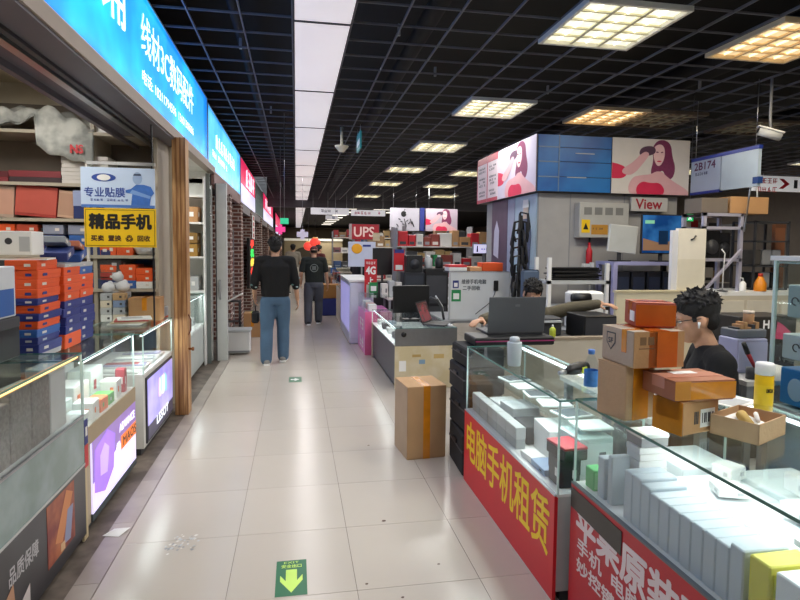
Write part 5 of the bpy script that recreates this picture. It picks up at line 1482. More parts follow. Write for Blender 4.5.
MB().box(.008, .132, -.002, 0, .008, .132, mat('#2fbf6a', .4, emit=.9)).build('lit_face', ex)
text('EXIT', .1, .035, LETW, ex, (.07, -.003, .1), .001)
MB().prism([(.03, .03), (.05, .03), (.07, .05), (.1, .03), (.09, .07), (.05, .075)], .001, LETW, Matrix.Translation((0, -.0035, 0))).build('pictogram', ex)
MB().tube([(.07, .02, .14), (.07, .02, 2.22)], .006, GREY, 6).build('hanging_rod', ex)
hs = thing('ceiling_sign', 'small teal edge-on sign hanging from the ceiling grid', 'sign', (.97, 9.0, 3.1))
MB().box(-.012, .012, -.25, .25, 0, .26, mat('#1f7f86', .4, emit=.25)).build('board', hs)
MB().box(-.014, .014, -.2, .2, .07, .16, PAPER).build('white_band', hs)
for y in (-.2, .2):
    MB().tube([(0, y, .26), (0, y, .36)], .005, STEEL, 6).build('hanging_wire', hs)
sp = thing('ceiling_speaker', 'cream bell shaped ceiling speaker near the teal sign', 'speaker', (.7, 9.0, 3.06))
MB().lathe([(.03, 0), (.05, .02), (.1, .08), (.11, .1), (.03, .11), (.02, .15), (.02, .39)], mat('#d8ceb4', .5), 18).build('bell', sp)
MB().lathe([(.02, -.012), (.03, .0)], DGREY, 12).build('driver', sp)

# ------------------------------------------------------------------ middle right counters
cC = showcase('low steel ended glass counter past the tall carton', (1.09, 8.2, 0), -pi / 2, 1.95, .72, .69, .5, mat('#4d4c58', .4), ledw=3, back=STEEL)
MB().box(1.95, 1.956, .0, .72, .49, .685, STEEL).build('steel_end', cC)
MB().lathe([(.03, 0), (.03, .012)], BLACK, 14, Matrix.Translation((1.957, .1, .62)) @ Matrix.Rotation(pi / 2, 4, 'Y')).build('cable_port', cC)
MB().box(1.95, 1.956, .0, .72, .0, .485, two_tone('#cdbf98', '#d6cbb0', .6, 5)).build('cream_end', cC)
for k, (y, z, w, h, m) in enumerate([(.28, .28, .07, .05, mat('#7fa0b8', .6)), (.2, .36, .1, .03, mat('#b89a5a', .6)), (.45, .34, .12, .05, mat('#c0a468', .6)), (.05, .2, .08, .12, PAPER)]):
    MB().box(1.956, 1.9575, y, y + w, z, z + h, m).build('worn_print', cC)
MB().box(.0, .1, -.006, .004, .0, .5, mat('#b9ad98', .6)).build('side_post', cC)
for k in range(8):
    pbox('phone_package', 'small boxed phone, %s from the far end in the low steel ended counter' % ORD[k], 'package', (.1, .16, .07), (1.2 + .12 * (k % 2), 8.0 - k * .21, .5), [WHITE, mat('#a8b8c8', .5), DGREY, LGREY][k % 4], group='packages in the low counter')
mn = monitor('black monitor seen from behind on the low steel ended counter', (1.42, 7.0, .692), .15, .48, .34, BLACK, BLACK, .09)
t = thing('curved_bracket', 'curved black and white arm beside the black monitor', 'bracket', (1.75, 6.95, .692))
MB().tube([(-.1, 0, .28), (0, 0, .25), (.06, 0, .15), (.09, 0, .0)], .016, DGREY, 8).build('arm', t)
MB().tube([(-.02, .02, .3), (.07, .02, .17), (.1, .02, .0)], .01, LGREY, 8).build('rim', t)
laptop('black laptop with a dark red screen on the low counter end', (1.66, 6.52, .692), 1.0, .36, .27, .35, BLACK, two_tone('#3a1418', '#7a3036', .2, 8, emit=.25))
t = thing('work_table', 'grey table reaching back behind the low counter', 'table', (2.36, 7.5, 0))
MB().box(-.5, .5, -.52, .5, .64, .67, mat('#77797d', .5)).build('tabletop', t)
for x in (-.48, .43):
    for y in (-.48, .43):
        MB().box(x, x + .05, y, y + .05, 0, .64, GREY).build('leg', t)
t = thing('mouse', 'white computer mouse on the grey table', 'mouse', (1.75, 6.32, .691))
MB().ball((0, 0, .015), (.03, .05, .02), WHITE, 12, 8).build('shell', t)
MB().box(-.004, .004, -.03, -.01, .028, .036, DGREY).build('wheel', t)
wbd = thing('whiteboard', 'large white board with handwriting and green payment tag', 'board', (1.93, 7.05, .67))
MB().box(0, 1.05, 0, .04, 0, .83, mat('#d4d8da', .4, var=.03)).build('board', wbd)
fr = MB()
for a in [(0, 1.05, 0, .02), (0, 1.05, .81, .83)]:
    fr.box(a[0], a[1], -.008, .0, a[2], a[3], LGREY)
fr.box(0, .02, -.008, 0, .02, .81, LGREY).box(1.03, 1.05, -.008, 0, .02, .81, LGREY)
fr.build('frame', wbd)
text('维修手机电脑', .42, .08, mat('#3a4048', .5), wbd, (.42, -.001, .66), .002)
text('二手回收', .3, .075, mat('#3a4048', .5), wbd, (.38, -.001, .55), .002)
MB().box(.06, .16, -.003, 0, .55, .68, NAVY).box(.08, .14, -.004, 0, .57, .64, PAPER).build('blue_tag', wbd)
MB().box(.04, .2, -.003, 0, .32, .52, GREEN).box(.07, .17, -.004, 0, .36, .46, PAPER).build('green_tag', wbd)
MB().tube([(.8, -.01, .6), (.78, -.02, .45), (.7, -.02, .3), (.45, -.02, .1)], .006, DGREY, 6).build('cable', wbd)
MB().box(.76, .84, -.03, 0, .5, .68, BLACK, bev=.01).build('charger', wbd)
bk = [(1.85, 9.05, .34, .34, .5, .92), (2.2, 9.05, .34, .34, .5, .62), (1.86, 9.1, .22, .3, 1.42 - .32, .34)]
t = thing('speaker_cabinet', 'tall black cabinet left of the whiteboard', 'cabinet', (2.22, 9.05, 0))
MB().box(-.19, .2, -.15, .2, 0, 1.26, BLACK, bev=.01).build('shell', t)
for z in (.2, .7):
    MB().box(-.16, .17, -.156, -.15, z, z + .45, DGREY).build('front_panel', t)
t = thing('speaker_cabinet', 'shorter black cabinet with grey sheen, left of the tall one', 'cabinet', (1.85, 9.0, 0))
MB().box(-.17, .17, -.15, .2, 0, 1.2, mat('#1e2026', .5), bev=.01).build('shell', t)
MB().box(-.14, .14, -.156, -.15, .6, 1.15, mat('#2c3038', .4)).build('front_panel', t)
t = thing('speaker', 'small black speaker on the shorter black cabinet', 'speaker', (1.86, 9.0, 1.202))
MB().box(-.13, .13, -.12, .12, 0, .27, BLACK, bev=.008).build('shell', t)
MB().lathe([(0, 0), (.07, .002), (.08, .012)], DGREY, 16, Matrix.Translation((0, -.121, .13)) @ Matrix.Rotation(pi / 2, 4, 'X')).build('cone', t)
for k, (x, w, h, m, nm) in enumerate([(2.06, .24, .08, WHITE, 'white and red'), (2.3, .16, .055, mat('#d8a070', .6), 'tan'), (2.53, .28, .11, ORANGE, 'orange')]):
    pbox('storage_box', '%s flat box on the top edge of the whiteboard' % nm, 'box', (w, .22, h), (x, 7.22, 1.298), m, group='boxes on the whiteboard', lid=RED if k == 0 else None, frac=.6)
wbd.scale = (.78, .78, .75)
MB().box(0, 1.05, .03, .4, .81, .835, DGREY).build('top_shelf', wbd)
for k, (x, m, nm) in enumerate([(2.12, LGREY, 'silver'), (2.3, BLACK, 'black')]):
    t = thing('spray_can', '%s can on the tall black cabinet' % nm, 'can', (x, 9.05, 1.262))
    MB().lathe([(.06, 0), (.065, .01), (.065, .15), (.03, .18)], m, 14).build('body', t)
    MB().lathe([(.03, .178), (.03, .21)], PAPER, 12).build('cap', t)

# second row of stalls behind the whiteboard
def stall_rack(label, x, y, w, d, h, zs, pal, dens=.8, back=None, cat='rack'):
    t = thing('goods_rack', label, cat, (x, y, 0))
    for z in zs:
        MB().box(-w / 2, w / 2, 0, d, z - .02, z, OFFW).build('shelf', t)
    for s in (-1, 1):
        MB().box(s * w / 2 - .015, s * w / 2 + .015, 0, d, 0, h, GREY).build('upright', t)
    if back:
        MB().box(-w / 2, w / 2, d, d + .02, 0, h, back).build('back_panel', t)
    return t
def fill_rack(x, y, w, d, zs, pal, names, where, grp, step=.2, hmax=.28):
    n = 0
    for zi, z in enumerate(zs):
        xx = x - w / 2 + .03
        q = 0
        while xx < x + w / 2 - .08:
            bw = random.uniform(step * .6, step * 1.2)
            if xx + bw > x + w / 2 - .02:
                break
            c = random.randrange(len(pal))
            tag(MB().box(-bw / 2 + .006, bw / 2 - .006, -d * .3, d * .3, 0, random.uniform(hmax * .5, hmax), pal[c], bev=.006).box(-bw * .3, bw * .3, -d * .3 - .002, -d * .3, .03, hmax * .28, random.choice([OFFW, DGREY, GREY])).build('product_box', None, (xx + bw / 2, y + d * .5, z)),
                '%s box, %s from left, %s shelf of %s' % (names[c], ORD[min(q, 19)], (['lower', 'upper'] if len(zs) == 2 else ['lowest', 'middle', 'top'])[zi], where), 'box', grp)
            xx += bw
            n += 1
            q += 1
R1 = [1.25, 1.6]
stall_rack('rack of mixed goods behind the whiteboard', 2.75, 10.2, 1.9, .4, 1.95, [.5, .9, 1.25, 1.62], None)
fill_rack(2.75, 10.2, 1.9, .4, [1.25, 1.62], [CARD, RED, mat('#7a5a3c', .6), OFFW, GREEN, mat('#8a3a30', .5)], ['brown', 'red', 'dark brown', 'cream', 'green', 'rust'], 'the rack behind the whiteboard', 'goods behind the whiteboard', .22, .3)
t = thing('lightbox_sign', 'small lit white sign beside the dark pillar poster', 'sign', (3.05, 9.6, 1.5))
MB().box(0, .4, 0, .06, 0, .17, GREY).build('housing', t)
MB().box(.01, .39, -.003, 0, .01, .16, mat('#cfcbee', .4, emit=.8)).build('lit_face', t)
MB().prism([(.06, .03), (.09, .03), (.085, .14), (.065, .14)], .002, BLACK, Matrix.Translation((0, -.0055, 0))).build('bottle_mark', t)
marks([5], mat('#5a6ab0', .4), t, .15, .1, -.0035, .03, .012, .04)
MB().box(.18, .22, .0, .04, -1.5, 0, GREY).build('pole', t)
# bluish counters along the aisle
LB = mat('#c9cbe0', .35, var=.04)
cD = thing('display_counter', 'lilac white counter with a pink side panel along the aisle', 'display counter', (.86, 11.2, 0), -pi / 2)
MB().box(0, 1.9, 0, .4, 0, 1.02, LB, bev=.02).build('base_cabinet', cD)
MB().box(-.01, 1.91, -.01, .42, 1.02, 1.05, WHITE).build('counter_top', cD)
MB().box(.2, 1.88, -.006, 0, .2, .95, mat('#a9a6e6', .3, emit=.5)).build('lit_front', cD)
MB().box(1.9, 1.906, .02, .38, .1, .98, mat('#d0d2e6', .4)).build('end_panel', cD)
cE = thing('display_counter', 'pink fronted counter between the lilac counter and the low one', 'display counter', (1.0, 9.25, 0), -pi / 2)
MB().box(0, .95, 0, .4, 0, .64, mat('#c878b0', .4, emit=.15), bev=.01).build('base_cabinet', cE)
MB().box(0, .95, 0, .006, .64, .85, GLASSC).box(0, .95, 0, .4, .85, .856, GLASS).build('glass_case', cE)
MB().box(.95, .956, 0, .4, .0, .64, mat('#d05a8a', .4)).build('end_panel', cE)
marks([2, 2], PAPER, cE, .3, .5, -.003, .2, .05, .16)
for k in range(4):
    pbox('phone_package', 'pale package in the pink fronted counter, %s from the far end' % ORD[k], 'package', (.12, .14, .1), (1.12, 9.1 - k * .22, .642), [WHITE, LGREY, mat('#c8a0a0', .5)][k % 3], group='packages in the pink counter')
for k, (y, x, m, nm) in enumerate([(13.0, .9, OFFW, 'cream'), (15.2, .95, LB, 'lilac'), (17.5, .95, mat('#8d5a40', .5), 'brown'), (20.0, 1.0, LGREY, 'grey'), (25, 1.0, OFFW, 'white'), (30, 1.0, LGREY, 'pale')]):
    t = thing('display_counter', '%s counter far down the right side of the aisle' % nm, 'display counter', (x, y, 0), -pi / 2)
    MB().box(0, 1.6, 0, .5, 0, .72, m, bev=.01).build('base_cabinet', t)
    MB().box(0, 1.6, 0, .006, .72, 1.0, GLASSC).box(0, 1.6, 0, .5, 1.0, 1.008, GLASS).build('glass_case', t)
    for q in range(6):
        MB().box(.1 + q * .25, .26 + q * .25, .1, .3, .72, .72 + random.uniform(.06, .2), random.choice([WHITE, RED, BLUE, DGREY]), bev=.005).build('goods', t)
t = thing('blue_bin', 'navy crate with a yellow brown box on the far aisle floor', 'crate', (.78, 13.4, 0))
MB().box(-.2, .2, -.2, .2, 0, .4, NAVY, bev=.02).build('crate', t)
MB().box(-.2, .2, -.2, .2, .4, .72, mat('#a8763c', .6), bev=.01).build('box', t)
# signs standing on the counters
def post_sign(name, label, loc, w, h, m, rz=0.0, pole=0.0):
    t = thing(name, label, 'sign', loc, rz)
    MB().box(-w / 2, w / 2, 0, .02, pole, pole + h, m).build('board', t)
    if pole:
        MB().box(-.015, .015, .005, .02, 0, pole, GREY).build('pole', t)
        MB().box(-.1, .1, -.06, .08, 0, .015, GREY).build('base', t)
    return t
s4 = post_sign('network_sign', 'red 4G sign standing on the pink counter', (1.19, 9.15, .858), .2, .54, RED)
text('4G', .15, .12, PAPER, s4, (0, -.001, .36), .006)
text('上', .08, .1, PAPER, s4, (0, -.001, .2), .005)
marks([4], PAPER, s4, -.08, .5, -.001, .03, .012, .04)
MB().box(-.07, .07, -.003, 0, .0, .13, mat('#bfc4b8', .5)).build('lower_notice', s4)
g1 = post_sign('green_tag', 'green and white payment tag under the red 4G sign', (1.23, 9.1, .858), .13, .17, GREEN)
MB().box(-.045, .045, -.003, 0, .03, .11, PAPER).build('white_square', g1)
for k, (x, y, w, h, m, nm) in enumerate([(1.38, 8.95, .1, .22, OFFW, 'cream'), (1.5, 9.0, .09, .26, LGREY, 'light grey'), (1.62, 9.0, .09, .24, OFFW, 'white')]):
    pbox('goods_box', '%s upright box between the 4G sign and the black cabinets' % nm, 'box', (w, .16, h), (x, y, .8), m, group='upright boxes by the 4G sign', patch=DGREY)
t = thing('shelf_table', 'narrow table carrying boxes right of the pink counter', 'table', (1.55, 9.05, 0))
MB().box(-.14, .15, -.3, .3, .77, .8, OFFW).build('tabletop', t)
for x in (-.12, .1):
    for y in (-.28, .25):
        MB().box(x, x + .03, y, y + .03, 0, .77, GREY).build('leg', t)
mn = monitor('tall black monitor above the red 4G sign', (1.46, 9.7, 1.0), 0, .34, .46, BLACK, BLACK, .12)
t = thing('shelf_table', 'dark stand under the tall black monitor', 'stand', (1.46, 9.75, 0))
MB().box(-.2, .2, -.15, .15, .0, .98, DGREY, bev=.01).build('cabinet', t)
MB().box(-.22, .22, -.17, .17, .98, .998, BLACK).build('top', t)
rp = post_sign('red_pennant', 'red and white pennant with a blue top by the black cabinets', (1.7, 9.4, .0), .18, .36, RED, 0, 1.2)
MB().box(-.08, .08, -.003, 0, 1.5, 1.56, NAVY).build('blue_top', rp)
MB().box(-.06, .06, -.003, 0, 1.22, 1.3, PAPER).build('white_patch', rp)
yp = post_sign('poster_stand', 'white poster with an orange splash above the 4G sign', (1.3, 11.4, 0), .55, .5, mat('#c6cbe0', .5), 0, 1.2)
MB().ball((-.1, -.004, 1.56), (.11, .004, .1), mat('#f0a820', .5), 12, 8).build('orange_splash', yp)
MB().box(.02, .18, -.006, 0, 1.6, 1.64, NAVY).build('blue_mark', yp)
up = thing('lightbox_sign', 'red lightbox sign with white letters UPS', 'sign', (1.23, 13.0, 1.76))
MB().box(0, .66, 0, .1, 0, .36, DGREY).build('housing', up)
MB().box(.02, .64, -.005, 0, .01, .35, mat('#a81f2c', .4, emit=.25)).build('lit_face', up)
text('UPS', .46, .22, mat('#e8c8c0', .4, emit=.3), up, (.3, -.0055, .18), .006)
MB().box(.5, .66, -.02, -.006, -.02, .16, mat('#d8c8a8', .5)).build('paper_note', up)
MB().box(-.04, .02, -.01, .05, .0, .36, mat('#c9b8b4', .5)).build('side_panel', up)
MB().box(.3, .34, .03, .07, -1.76, 0, GREY).build('pole', up)
# hanging banners and sign boxes
ba = thing('hanging_banner', 'grey white banner with a black fruit logo hanging far back', 'banner', (2.78, 17, 2.1))
MB().box(0, .9, 0, .03, 0, .68, mat('#b4b0bc', .5)).build('sheet', ba)
MB().ball((.42, -.002, .5), (.085, .006, .09), BLACK, 14, 8).build('fruit_logo', ba)
MB().prism([(.42, .6), (.45, .6), (.47, .65), (.44, .64)], .004, BLACK, Matrix.Translation((0, -.006, 0))).build('leaf_mark', ba)
MB().ball((.51, -.008, .51), (.03, .004, .035), mat('#b4b0bc', .5), 10, 6).build('bite_mark', ba)
sc_ = MB()
for i in range(9):
    sc_.tube([(.2 + i * .06, -.006, .2 + .08 * ((i * 5) % 3)), (.26 + i * .06, -.006, .12 + .07 * ((i * 7) % 4))], .014, BLACK, 6)
sc_.build('brush_lettering', ba)
MB().tube([(.1, .015, .68), (.1, .015, 1.35)], .006, STEEL, 6).tube([(.8, .015, .68), (.8, .015, 1.35)], .006, STEEL, 6).build('hanging_wire', ba)
bc = thing('hanging_banner', 'pink model banner hanging right of the fruit logo banner', 'banner', (3.88, 17, 2.1))
woman_poster(bc, 1.0, .68, (0, 0, 0), (0, 0, 0), mat('#b9a9b6', .5))
MB().box(-.18, -.04, 0, .04, .0, .7, NAVY).build('blue_edge', bc)
MB().tube([(.1, .015, .68), (.1, .015, 1.35)], .006, STEEL, 6).tube([(.9, .015, .68), (.9, .015, 1.35)], .006, STEEL, 6).build('hanging_wire', bc)
for k, (x0, x1, z0, z1, lab) in enumerate([(.5, 1.82, 2.7, 2.93, 'long white hanging guide sign over the aisle'), (1.9, 3.1, 2.68, 2.88, 'pink lettered hanging guide sign right of the white one'), (1.0, 1.42, 2.52, 2.66, 'small pale guide sign under the long white one')]):
    t = thing('guide_sign', lab, 'sign', (x0, 20 - .2 * (k == 2), z0))
    MB().box(0, x1 - x0, 0, .06, 0, z1 - z0, mat('#dedce2', .4, emit=.45 if k < 2 else .2)).build('board', t)
    marks([5 if k == 0 else 8 if k == 1 else 3], [mat('#5a5e66', .5), mat('#c03058', .5), NAVY][k], t, .35 if k == 0 else .1, (z1 - z0) * .75, -.001, .09, .03, .1)
    for x in (.08, x1 - x0 - .08):
        MB().tube([(x, .03, z1 - z0), (x, .03, 3.46 - z0)], .006, STEEL, 6).build('hanging_wire', t)
for k, (x, y, z, w, h, m, lab) in enumerate([(-.32, 12.0, 2.05, .17, .12, mat('#38c088', .4, emit=.7), 'small green lit sign above the walking man'), (-.55, 16.0, 1.98, .26, .14, mat('#e0408a', .4, emit=.8), 'pink glowing cross sign above the walking man'), (.02, 15.5, 1.84, .3, .14, mat('#c8c4dc', .4, emit=.3), 'white cross shaped sign hanging over the aisle')]):
    t = thing('hanging_sign', lab, 'sign', (x, y, z))
    MB().box(0, w, 0, .04, 0, h, m).build('board', t)
    if k:
        MB().box(w * .32, w * .68, -.004, .044, -h * .45, h * 1.45, m).build('upright_board', t)
    MB().tube([(w / 2, .02, h), (w / 2, .02, 4.31 - z)], .005, STEEL, 6).build('hanging_wire', t)
# background clutter on the right side of the aisle
for k, (x, y, w, zs, nm) in enumerate([(1.9, 14.0, 1.0, [.8, 1.2, 1.6], 'the rack past the red lightbox sign'), (3.3, 13.0, 1.6, [.9, 1.3, 1.7], 'the wide middle rack'), (5.3, 12.0, 2.0, [.9, 1.3, 1.75], 'the rack seen past the pillar'), (2.2, 19.0, 2.0, [.9, 1.4, 1.9], 'the far centre rack'), (7.0, 9.5, 2.2, [1.0, 1.45, 1.9], 'the rack right of the kiosk'), (7.6, 14.0, 3.0, [1.0, 1.5, 2.0], 'the far right rack')]):
    stall_rack('grey goods rack, %s' % nm, x, y, w, .4, 2.1, [.4] + zs, None, back=mat('#4a4648', .6) if k in (2, 4, 5) else None)
    fill_rack(x, y, w, .4, zs, [OFFW, mat('#a02a30', .5), DGREY, mat('#3a4f7a', .5), mat('#8a6c4c', .6), mat('#8a5a60', .5), GREY, mat('#a88c5c', .5)], ['cream', 'red', 'dark grey', 'blue', 'brown', 'dusty pink', 'light grey', 'sandy'], nm, 'goods on ' + nm, .24, .3)
for k, (x, y, z, lab) in enumerate([(.78, 24, 1.75, 'nearer red lantern glowing above the capped man'), (.55, 26, 1.6, 'farther red lantern glowing above the capped man')]):
    t = thing('red_lantern', lab, 'lantern', (x, y, z))
    MB().ball((0, 0, 0), (.22, .22, .2), mat('#e8483c', .5, emit=.9), 14, 8).build('shade', t)
    MB().lathe([(.1, .17), (.1, .22)], mat('#e8b870', .4, emit=.6), 12).build('cap', t)
    MB().tube([(0, 0, .2), (0, 0, 3.45 - z)], .01, DGREY, 6).build('cord', t)
t = thing('storefront', 'cream arched shop front closing the far end of the aisle', 'shop front', (-1.0, 50, 0))
MB().box(0, 5, 0, .2, 0, 2.05, mat('#b8a684', .7)).build('wall', t)
MB().box(0, 5, -.1, .2, 2.05, 2.25, mat('#e0dccc', .5, emit=.4)).build('lit_fascia', t)
MB().prism([(.8 + .9 + .9 * cos(pi * i / 12), .8 + .7 * sin(pi * i / 12)) for i in range(13)] + [(.8, 0), (2.6, 0)], .05, mat('#4a4030', .6), Matrix.Translation((0, -.06, 0))).build('arch_door', t)

# ------------------------------------------------------------------ people
class Blob:
    """overlapping tapered limbs and ellipsoids fused into one continuous surface by voxel remeshing"""
    def __init__(s):
        s.mb = MB()
    def cap(s, p, q, r0, r1, n=14):
        p, q = Vector(p), Vector(q)
        d = q - p
        L = max(d.length, 1e-5)
        u = d / L
        pts, rs = [], []
        for k in range(5):
            a = pi / 2 * (1 - k / 4)
            pts.append(p - u * r0 * sin(a))
            rs.append(max(r0 * cos(a), .0004))
        for k in range(5):
            a = pi / 2 * k / 4
            pts.append(q + u * r1 * sin(a))
            rs.append(max(r1 * cos(a), .0004))
        s.mb.tube(pts, rs, SKIN, n)
        return s
    def chain(s, pts, rs):
        for i in range(len(pts) - 1):
            s.cap(pts[i], pts[i + 1], rs[i], rs[i + 1])
        return s
    def ell(s, c, r, M=None):
        s.mb.ball(c, r, SKIN, 18, 12, M)
        return s
    def loft(s, secs, cap=True, n=20):
        """stack of ellipses: (centre, rx, ry, yaw)"""
        vs, fs = [], []
        for c, rx, ry, yaw in secs:
            for k in range(n):
                a = 2 * pi * k / n
                x, y = rx * cos(a), ry * sin(a)
                vs.append((c[0] + x * cos(yaw) - y * sin(yaw), c[1] + x * sin(yaw) + y * cos(yaw), c[2]))
        for i in range(len(secs) - 1):
            fs += [(i * n + k, i * n + (k + 1) % n, (i + 1) * n + (k + 1) % n, (i + 1) * n + k) for k in range(n)]
        fs += [tuple(reversed(range(n))), tuple(range((len(secs) - 1) * n, len(secs) * n))]
        s.mb.add(vs, fs, SKIN, None, True)
        return s
    def build(s, name, parent, m, vox=.009, smooth=4):
        me = s.mb.mesh(name)
        o = bpy.data.objects.new(name, me)
        C.objects.link(o)
        r = o.modifiers.new('fuse', 'REMESH')
        r.mode = 'VOXEL'
        r.voxel_size = vox
        sm = o.modifiers.new('soften', 'SMOOTH')
        sm.factor, sm.iterations = .5, smooth
        dg = bpy.context.evaluated_depsgraph_get()
        m2 = bpy.data.meshes.new_from_object(o.evaluated_get(dg))
        bpy.data.objects.remove(o)
        m2.materials.clear()
        m2.materials.append(m)
        m2.polygons.foreach_set('use_smooth', [True] * len(m2.polygons))
        return link(name, m2, parent)
def V(*a):
    return Vector(a)
def hand(b, wrist, d, palm_n, side, s=1.0, curl=.5):
    """palm, four bent fingers and a thumb; d = hand direction, palm_n = palm normal, side = thumb direction"""
    d, palm_n, side = d.normalized(), palm_n.normalized(), side.normalized()
    c = wrist + d * .045 * s
    for t in (-.026, -.009, .009, .026):
        b.cap(wrist + d * .012 * s + side * t * .6 * s, wrist + d * .085 * s + side * t * s, .014 * s, .0125 * s)
    for t, L in ((-.028, .062), (-.0095, .078), (.0095, .085), (.028, .074)):
        p = wrist + d * .088 * s + side * t * s
        q = p + (d + palm_n * curl * .5).normalized() * L * .5 * s
        r = q + (d + palm_n * curl * 1.6).normalized() * L * .5 * s
        b.chain([p, q, r], [.0098 * s, .0088 * s, .0076 * s])
    p = wrist + d * .025 * s + side * .028 * s
    q = p + (d * .7 + side * .75 + palm_n * .25).normalized() * .042 * s
    r = q + (d + side * .15 + palm_n * .4).normalized() * .034 * s
    b.chain([p, q, r], [.0135 * s, .0115 * s, .009 * s])
def head(b, c, f, up, s=1.0):
    """cranium, jaw, brow, nose, lips, chin and ears around centre c, facing f"""
    f = f.normalized()
    r = f.cross(up).normalized()
    u = r.cross(f).normalized()
    M = Matrix.Translation(c) @ Matrix((r, f, u)).transposed().to_4x4()
    e = lambda p, q: b.ell([x * s for x in p], [x * s for x in q], M)
    e((0, -.012, .03), (.076, .094, .086))
    e((0, .022, -.03), (.062, .068, .082))
    e((0, .045, -.085), (.036, .036, .026))
    e((0, .078, .022), (.05, .014, .014))
    e((0, .094, -.02), (.013, .02, .013))
    e((0, .088, .0), (.009, .012, .024))
    e((0, .084, -.055), (.024, .011, .007))
    e((0, .081, -.066), (.02, .011, .007))
    for sx in (-1, 1):
        e((sx * .074, -.01, -.01), (.01, .02, .032))
        e((sx * .04, .058, -.022), (.022, .022, .02))
    return M
def face_parts(parent, M, s=1.0, look=-.15):
    for sx in (-1, 1):
        MB().ball((sx * .03 * s, .076 * s, .004 * s), (.012 * s, .008 * s, .0075 * s), mat('#e8e2dc', .3), 12, 8, M).build('eye', parent)
        MB().ball((sx * .03 * s, .0825 * s, .003 * s), (.0055 * s, .003 * s, .0055 * s), mat('#1c120c', .2), 10, 6, M).build('iris', parent)
        MB().tube([M @ Vector((sx * (.014 + .012 * i) * s, (.09 - .004 * i * i) * s, (.024 + .004 * (1 - abs(i - 1))) * s)) for i in range(3)], .0035 * s, HAIR, 6).build('eyebrow', parent)
    MB().tube([M @ Vector((x * s, (.093 - 12 * x * x) * s, -.0605 * s)) for x in (-.02, -.01, 0, .01, .02)], .0032 * s, mat('#a05a50', .5), 6).build('lips', parent)
def hair_cap(parent, M, s=1.0, m=HAIR, puff=1.0, top=.035):
    """short tousled hair: scalp shell, fringe and tapered tufts fused together"""
    b = Blob()
    b.mb.ball((0, -.022 * s, .05 * s), (.08 * s * puff, .094 * s * puff, .078 * s * puff), SKIN, 22, 14, M)
    b.mb.ball((0, -.06 * s, .0), (.07 * s, .046 * s, .07 * s), SKIN, 18, 12, M)
    for i in range(150):
        a = random.uniform(0, 2 * pi)
        t = math.acos(random.uniform(.12 if sin(a) < .3 else .45, 1))
        n = Vector((sin(t) * cos(a), sin(t) * sin(a), cos(t)))
        p = Vector((n.x * .078 * s * puff, (-.022 + n.y * .092 * puff) * s, (.05 + n.z * .076 * puff) * s))
        d = (n * .7 + Vector((random.uniform(-.7, .7), random.uniform(-.3, 1.0), random.uniform(-.4, .5)))).normalized()
        q = p + d * random.uniform(.016, .034) * s
        b.cap(M @ p, M @ q, .0085 * s, .0025 * s, 7)
    for i in range(9):
        x = -.056 + i * .014
        p = Vector((x * s, (.066 - 6 * x * x) * s, .092 * s))
        b.cap(M @ p, M @ (p + Vector((random.uniform(-.01, .01), .018, -random.uniform(.02, .042))) * s), .012 * s, .004 * s, 8)
    return b.build('hair', parent, m, .0042 * s, 1)
def trousers_and_shoes(parent, hips, knees, ankles, toes, m, shoem, s=1.0, waist=None, r=(.1, .075, .065)):
    b = Blob()
    pel = (hips[0] + hips[1]) / 2
    across = (hips[1] - hips[0]).normalized()
    yaw = math.atan2(across.y, across.x)
    b.loft([(pel + V(0, 0, -.06), .15 * s, .115 * s, yaw), (pel + V(0, 0, .02), .17 * s, .13 * s, yaw), (pel + V(0, 0, .14), .155 * s, .112 * s, yaw)])
    for h, k, a in zip(hips, knees, ankles):
        b.chain([h + V(0, 0, -.02), (h + k) / 2, k, (k + a) / 2, a + V(0, 0, -.01)], [r[0] * s * 1.08, .105 * s, r[1] * s * 1.15, .086 * s, r[2] * s * 1.2])
    b.build('trousers', parent, m, .012, 3)
    for a, t in zip(ankles, toes):
        d = (t - a)
        d.z = 0
        d.normalize()
        sb = Blob()
        g = min(a.z, t.z)
        sb.chain([V(a.x, a.y, max(a.z - .035, .05)) - d * .04, t], [.046 * s, .036 * s])
        sb.cap(V(a.x, a.y, a.z + .0), V(a.x, a.y, max(a.z - .04, .05)), .045 * s, .046 * s)
        so = sb.build('shoe', parent, shoem, .008, 2)
        mb = MB()
        mb.bar(V(a.x, a.y, max(a.z - .075, .014)) - d * .085, V(t.x, t.y, t.z - .028) + d * .035, .075 * s, .024, PAPER)
        mb.build('sole', so)
    return b

